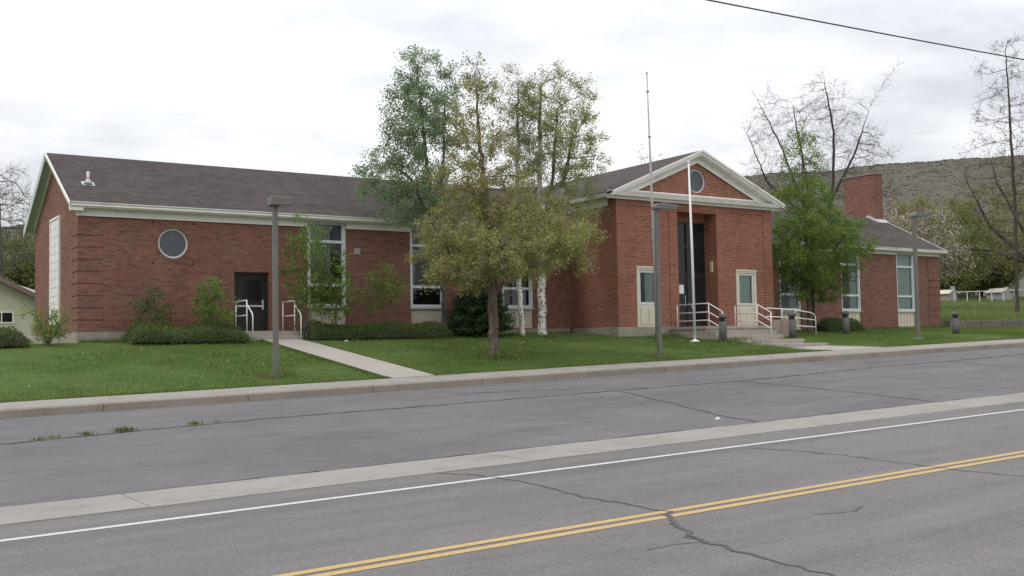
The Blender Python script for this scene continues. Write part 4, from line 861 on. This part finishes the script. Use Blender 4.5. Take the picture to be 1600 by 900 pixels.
far('olive_tree', 'low olive bushy tree right behind the white fence', (144.1, 92), 13.4, 5.0, 'leaf_olive_green', 'bark_dark', 37, low=.02, dens=7)
far('budding_tree', 'tall thin budding tree at the right edge reaching towards the cable', (83.6, 50.2), 25.6, 3.4, 'leaf_bud', 'bark_dark', 38, low=.18, dens=1.2, size=.10, spread=.14, n=1700, rb=.15, tw=8)
b = (92.0, 52.0); Z = lambda q: z_(q, b)
tree('spreading_tree', 'spreading budding tree with dark curved limbs at the right edge', b, [[(0, 0, 0), (0, 0, 2.5)], [(0, 0, 2.0), (-2.5, 0, 5.0), (-5.2, 0, 7.6), (-7.0, 0, 11.5), (-7.6, 0, 14)], [(0, 0, 2.2), (-2.4, 0, 7.5), (-4.4, 0, 11.5), (-5.2, 0, 15)], [(0, 0, 2.4), (2, 0, 8), (3, 0, 12)], [(-1.8, 0, 4.2), (-5, 0, 5.4), (-8, 0, 5.7)]],
     [(-5.5, 0, Z(12), 3.2, 3.6, 150), (-5.5, 0, Z(7), 3.5, 2.4, 110), (0, 0, Z(12), 5, 4.5, 160)], .3, 'bark_dark', [('crown', 'leaf_olive', 1.3, .14, .25, None), ('buds', 'leaf_bud', .8, .1, .2, None)], 39, step=.4, tip=.012, twigs=2, twig_len=.7, group='trees behind the school')
far('bare_tree', 'hazy leafless tree above the cream house at the left edge', (10.3, 78), 13.2, 3.2, 'leaf_bud', 'bark_grey', 40, low=.35, dens=.3, size=.09, spread=.2, n=520, rb=.18, tw=7)
far('pale_tree', 'pale green treetop showing above the entrance roof', (55.9, 64), 15.3, 2.2, 'leaf_aspen', 'bark_grey', 41, low=.3, dens=2.2, size=.16, spread=.25)
far('brush_tree', 'dark olive tree on the slope left of the gable', (14.5, 105), 11.0, 4.2, 'leaf_olive_green', 'bark_dark', 42, low=.05, dens=5)
far('brush_tree', 'dark olive tree on the slope touching the left gable wall', (18.3, 112), 11.8, 4.0, 'leaf_olive_green', 'bark_dark', 43, low=.05, dens=5)
far('brush_tree', 'dark olive tree at the left edge above the cream house roof', (10.4, 98), 9.8, 3.8, 'leaf_olive_green', 'bark_dark', 44, low=.05, dens=5)
# saplings and shrubs against the wing
def sapling(label, base, htop, hw, mt, seed, per=3.5, size=.065, n=120, low=.25, rb=.022, stems=1, bark_='bark_grey', name='sapling', group='saplings along the brick wall', cat='sapling'):
    H = htop+E-gz(*base); rr_ = random.Random(seed); S = [[(0, 0, 0), (rr_.uniform(-.1, .1), 0, H*.5), (rr_.uniform(-.15, .15), 0, H*.93)]]
    for k in range(stems-1): a = rr_.uniform(-1, 1)*hw*.7; S.append([(0, 0, 0), (a*.5, rr_.uniform(-.2, .2), H*.4), (a, rr_.uniform(-.3, .3), H*rr_.uniform(.6, .9))])
    return tree(name, label, base, S, [(0, 0, H*(1+low)/2, hw, H*(1-low)/2, n), (hw*.25, 0, H*(low+.2), hw*.8, H*.2, n//3)], rb, bark_, [('crown', mt, per, size, .07, None)], seed, step=.14, tip=.0035, twigs=2, twig_len=.16, cat=cat, group=group, up=.25)
sapling('slim leafy sapling between the nearest lamp post and the first tall window', (13.95, 33.75), 4.75, .85, 'leaf_sapling', 51, per=4.5, n=280, low=.12, stems=3, size=.075)
sapling('slim leafy sapling covering the first tall window', (15.0, 33.8), 3.5, .85, 'leaf_green', 52, per=4, n=240, low=.15, stems=2, size=.075)
sapling('sparse thin sapling left of centre on the brick between two windows', (16.5, 34.1), 2.7, .6, 'leaf_sapling', 53, per=4, n=110, low=.3)
sapling('sparse thin sapling nearer the second tall window', (17.25, 34.1), 3.2, .75, 'leaf_sapling', 54, per=4.5, n=130, low=.3)
sapling('yellow-green leafy shrub left of the side door rail', (10.85, 33.95), 2.35, .75, 'leaf_sapling', 55, per=8, n=260, low=.1, stems=4)
sapling('sparse dull shrub on the brick below the round window', (9.0, 34.4), 2.0, .8, 'leaf_hedge', 56, per=4.5, n=170, low=.15, stems=4)
sapling('twiggy shrub at the left corner of the building', (5.75, 33.2), 1.45, .68, 'leaf_sapling', 57, per=3.4, n=240, low=.08, stems=7, name='shrub', cat='shrub', group='shrubs')
sapling('narrow yellowish shrub at the right corner of the entrance block', (36.0, 33.6), 2.3, .42, 'leaf_sapling', 58, per=5, n=160, low=.05, stems=4, name='shrub', cat='shrub', group='shrubs')
def hedge(name, label, x0, x1, y0, y1, h, seed, n, mt='leaf_hedge', size=.05, cat='hedge', taper=.35, group=None):
    rng = np.random.default_rng(seed); cx, cy = (x0+x1)/2, (y0+y1)/2; bz0 = gz(cx, cy); root = empty(name, (cx, cy, bz0), label, cat, group)
    L, Wd = x1-x0, y1-y0; ph = rng.uniform(0, 6.3, 8); fq = rng.uniform(.8, 4.5, 8)
    top = lambda u: h*(1+.09*sum(np.sin(u*f+q) for f, q in zip(fq, ph))/2)*np.clip(np.minimum((u-x0)/.5, (x1-u)/.5)+taper, 0, 1)
    X = rng.uniform(x0, x1, n); S = rng.uniform(-1, 1, n); T = top(X); f = rng.uniform(0, 1, n)**.55
    surf = rng.random(n) < .8; r_ = np.where(surf, rng.uniform(.82, 1.06, n), rng.uniform(.3, .85, n))
    ang = rng.uniform(0, np.pi, n); Yv = np.cos(ang)*r_*Wd/2; Zv = np.abs(np.sin(ang))**.7*r_*T
    Xv = X+rng.normal(0, .03, n); P = np.stack([Xv-cx, Yv, Zv+(ground_z(X, cy+Yv)-bz0)], 1)
    leaves_mesh('foliage', P, size, M[mt], root, rng)
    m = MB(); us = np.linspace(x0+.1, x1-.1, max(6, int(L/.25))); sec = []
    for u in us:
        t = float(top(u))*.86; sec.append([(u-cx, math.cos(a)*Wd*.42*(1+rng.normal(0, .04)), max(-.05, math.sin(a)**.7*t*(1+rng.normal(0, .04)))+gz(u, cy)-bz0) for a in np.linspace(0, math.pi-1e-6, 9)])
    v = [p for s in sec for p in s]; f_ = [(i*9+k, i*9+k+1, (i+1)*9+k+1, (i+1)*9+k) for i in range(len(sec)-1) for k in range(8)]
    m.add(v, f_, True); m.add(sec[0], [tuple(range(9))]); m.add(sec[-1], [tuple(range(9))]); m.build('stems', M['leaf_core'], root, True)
    return root
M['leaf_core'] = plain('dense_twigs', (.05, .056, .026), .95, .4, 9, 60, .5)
hedge('hedge', 'low rounded dark hedge along the brick wall left of the side door', 8.0, 11.75, 32.9, 34.2, .52, 61, 12500, group='hedges along the wall')
hedge('hedge', 'long low clipped hedge between the side door and the second window', 13.95, 19.35, 33.2, 34.3, .52, 62, 16000, taper=.6, group='hedges along the wall')
hedge('hedge', 'low dark hedge in front of the cream house at the left edge', 1.5, 5.2, 32.7, 33.7, .50, 63, 9000, group='hedges along the wall')
hedge('shrub', 'low spreading dark shrub in front of the right wing window', 38.6, 41.2, 32.2, 33.2, .55, 64, 7000, cat='shrub', group='shrubs')
# dark conifer between the window and the white trunks
def conifer(label, base, H, rad, seed):
    rng = np.random.default_rng(seed); root = empty('spruce_shrub', (*base, gz(*base)), label, 'conifer')
    A = []; B = []; ra = []; rb = []; P = []
    zs_ = np.linspace(0, H, 14)
    for q, r_ in zip(zs_[:-1], zs_[1:]): A.append((0, 0, q)); B.append((0, 0, r_)); ra.append(.06*(1-q/H)+.01); rb.append(.06*(1-r_/H)+.01)
    for k in range(300):
        z0 = H*rng.uniform(.03, .95)**1.1; an = rng.uniform(0, 6.28); L = rad*(1-z0/H)**.6*rng.uniform(.7, 1.1)+.1; e = np.array([math.cos(an)*L, math.sin(an)*L, z0+L*rng.uniform(-.05, .3)])
        A.append((0, 0, z0)); B.append(e); ra.append(.012); rb.append(.004)
        t = rng.uniform(.15, 1.03, 210)**.7; q = np.array([0, 0, z0])*(1-t[:, None])+e*t[:, None]; P.append(q+rng.normal(0, .055, q.shape)*np.array([1, 1, .6])*(.5+t[:, None]))
    limbs_mesh('trunk', np.array(A, float), np.array(B, float), np.array(ra), np.array(rb), M['bark_dark'], root); leaves_mesh('needles', np.concatenate(P), .055, M['leaf_spruce'], root, rng, aspect=2.2)
conifer('dark green conifer shrub between the second window and the white trunks', (20.95, 33.85), 2.3, 1.25, 71)
# grass: blades over the near lawn, thicker at the edges
rng = np.random.default_rng(81)
def lawn_points(n, x0, x1, y0, y1):
    X = rng.uniform(x0, x1, n); Y = rng.uniform(y0, y1, n)
    keep = ~((X > 12.36) & (X < 13.76) & (Y < 33.9)) & ~((X > 29.3) & (X < 32.5) & (Y < 32.4)) & ~((X > 32.2) & (X < 34.1) & (Y > 30.3)) & ~((X > 7) & (Y > 35.42) & (X < 51.8)) & ~((X > 26.4) & (X < 35.3) & (Y > 32.34)) & ~((X > 11.9) & (X < 13.9) & (Y > 33.75)) & (X > (Y-24)*.10-2)
    return X[keep], Y[keep]
def blades(name, X, Y, h, wdt, mat, label, lean=.5):
    n = len(X); Z = ground_z(X, Y)-.03*np.clip((Y-24.4)/.6, 0, 1); hh = h*rng.uniform(.5, 1.3, n); an = rng.uniform(0, 6.28, n); ln = rng.uniform(0, lean, n)*hh; a2 = rng.uniform(0, 6.28, n)
    B0 = np.stack([X+np.cos(an)*wdt, Y+np.sin(an)*wdt, Z-.01], 1); B1 = np.stack([X-np.cos(an)*wdt, Y-np.sin(an)*wdt, Z-.01], 1); T = np.stack([X+np.cos(a2)*ln, Y+np.sin(a2)*ln, Z+hh], 1)
    o = bigmesh(name, np.stack([B0, B1, T], 1).reshape(-1, 3), np.arange(3*n), 3, M[mat]); return tag(o, label, 'grass', kind='stuff')
X1, Y1 = lawn_points(240000, 1, 60, 24.45, 34.5); Xe = rng.uniform(0, 58, 26000); Ye = 24.40+np.abs(rng.normal(0, .10, 26000))
ke = ~((Xe > 12.4) & (Xe < 13.72)) & ~((Xe > 29.4) & (Xe < 32.2)); Xp = np.concatenate([12.36+rng.normal(0, .04, 5000), 13.76+rng.normal(0, .04, 5000)]); Yp = rng.uniform(24.4, 33.8, 10000)
blades('lawn_grass', np.concatenate([X1, Xe[ke], Xp]), np.concatenate([Y1, Ye[ke], Yp]), .045, .010, 'grass', 'short green grass blades covering the front lawn')
# tall tufts round the trunk, the lamp posts and the wall foot
tx = []; ty_ = []
for cx, cy, s_, n in ((17.48, 27.46, .26, 900), (9.92, 26, .22, 350), (22.5, 33.2, .25, 300), (23.3, 33.1, .3, 400), (29.6, 29.0, .35, 500), (24.0, 32.9, .5, 500), (22.49, 25.5, .2, 120), (28.6, 31.9, .4, 300)): tx.append(rng.normal(cx, s_, n)); ty_.append(rng.normal(cy, s_, n))
xw = rng.uniform(20, 26.3, 2600); tx.append(xw); ty_.append(35.25+rng.normal(0, .1, 2600)); xw = rng.uniform(40.5, 51.5, 2600); tx.append(xw); ty_.append(35.2+rng.normal(0, .12, 2600)); xw = rng.uniform(7, 8.5, 700); tx.append(xw); ty_.append(35.2+rng.normal(0, .1, 700))
blades('tall_grass', np.concatenate(tx), np.concatenate(ty_), .17, .014, 'weed', 'longer uncut grass round trunks, posts and wall foot')
xf = rng.uniform(52, 150, 60000); yf = 35.7+rng.random(60000)**1.6*58; kf = xf < yf*1.9
blades('field_grass', xf[kf], yf[kf], .22, .03, 'weed', 'rough grass on the raised field right of the building')
# pale specks (fallen leaves and dandelions)
Xl, Yl = lawn_points(900, 2, 40, 24.6, 34); P = np.stack([Xl, Yl, ground_z(Xl, Yl)+.012], 1)
o = leaves_mesh('fallen_leaves', P, .05, M['litter'], None, rng); tag(o, 'pale fallen leaves and dandelions scattered over the lawn', 'leaves', kind='stuff')
# weeds along the kerb and the long seam
def weed(label, x, y, h, n, seed, group):
    h *= .45; n = int(n*1.2)
    rg = np.random.default_rng(seed); root = empty('weed', (x, y, gz(x, y)-(.15 if 23.05 < y < 23.25 else 0)), label, 'weed', group); V = []
    for k in range(n):
        an = rg.uniform(0, 6.28); L = h*rg.uniform(.5, 1.2); sp_ = rg.uniform(.15, 1.3); o_ = rg.normal(0, h*.75, 2)*np.array([1, .25]); wv = .006+.007*rg.random()
        d = np.array([math.cos(an)*sp_, math.sin(an)*sp_, 1]); d /= np.linalg.norm(d); q = np.cross(d, [0, 0, 1.]); q /= np.linalg.norm(q)+1e-9; p0 = np.array([o_[0], o_[1], 0])
        V += [p0, p0+d*L*.5+q*wv, p0+d*L, p0+d*L*.5-q*wv]
    bigmesh('leaves', np.array(V), np.arange(len(V)), 4, M['weed'], root)
gk = 'weeds in the apron seam'
for i, (x, y, h, n, lb) in enumerate(((3.25, 19.53, .16, 30, 'small weed tuft at the far left of the apron seam'), (3.5, 19.6, .15, 26, 'second weed tuft from the left in the apron seam'), (4.05, 19.68, .20, 45, 'third weed tuft from the left in the apron seam'), (4.65, 19.72, .26, 70, 'bushiest weed clump in the apron seam, left of centre'), (4.8, 19.75, .2, 40, 'weed tuft hugging the bushiest clump in the apron seam'), (6.0, 19.85, .22, 42, 'isolated weed tuft in the apron seam below the side path lamp post'), (6.45, 20.0, .14, 20, 'rightmost small weed tuft in the apron seam'))): weed(lb, x, y, h, n, 100+i, gk)
gk = 'weeds at the kerb foot'
for i, (x, y, h, n, lb) in enumerate(((4.4, 23.08, .26, 70, 'green weed clump at the kerb foot, far left'), (5.2, 23.1, .22, 18, 'thin brown-green weed at the kerb, second from left'), (5.95, 23.1, .14, 30, 'low weed patch at the kerb left of the path'), (14.6, 23.1, .22, 16, 'thin weed at the kerb just right of the path'), (20.75, 23.1, .13, 34, 'small weed at the kerb in front of the middle lamp post'), (24.15, 23.1, .15, 44, 'weed patch at the kerb before the entrance walk'), (33.5, 23.1, .13, 34, 'weed patch at the kerb near the right end'))): weed(lb, x, y, h, n, 120+i, gk)
def scrap(label, x, y, s):
    z = gz(x, y)-E; tag(MB().hexa([(x, y, z+.002), (x+s, y+.02, z+.002), (x+s, y+s*.7, z+.002), (x, y+s*.6, z+.002)], [(x+.01, y, z+.03), (x+s*.9, y+.03, z+.012), (x+s, y+s*.7, z+.045), (x, y+s*.6, z+.015)]).build('litter', M['paper']), label, 'litter')
scrap('crumpled white litter scrap on the apron near the diagonal crack', 14.25, 14.6, .10); scrap('white litter scrap on the grass in front of the clipped hedge', 14.9, 32.7, .12)
# sagebrush on the hillside
n = 30000; Xh = rng.uniform(-60, 900, n); Yh = 110+330*rng.random(n)**.8; Zh = ground_z(Xh, Yh)+hn(Xh, Yh); s_ = rng.uniform(.25, .6, n)*(.6+Yh/600)
octv = np.array([(1, 0, 0), (0, 1, 0), (-1, 0, 0), (0, -1, 0), (0, 0, .6), (.7, .7, .4), (-.7, .7, .4), (-.7, -.7, .4), (.7, -.7, .4)])
jit = rng.uniform(.7, 1.3, (n, 9, 1)); V = np.stack([Xh, Yh, Zh-.1], 1)[:, None]+octv[None]*s_[:, None, None]*jit
F0 = np.array([(0, 5, 8), (0, 1, 5), (1, 6, 5), (1, 2, 6), (2, 7, 6), (2, 3, 7), (3, 8, 7), (3, 0, 8), (5, 6, 4), (6, 7, 4), (7, 8, 4), (8, 5, 4)])
tag(bigmesh('sagebrush', V.reshape(-1, 3), (np.arange(n)[:, None, None]*9+F0[None]).reshape(-1), 3, M['sage']), 'grey-green sagebrush dotted over the hillside', 'sagebrush', kind='stuff')
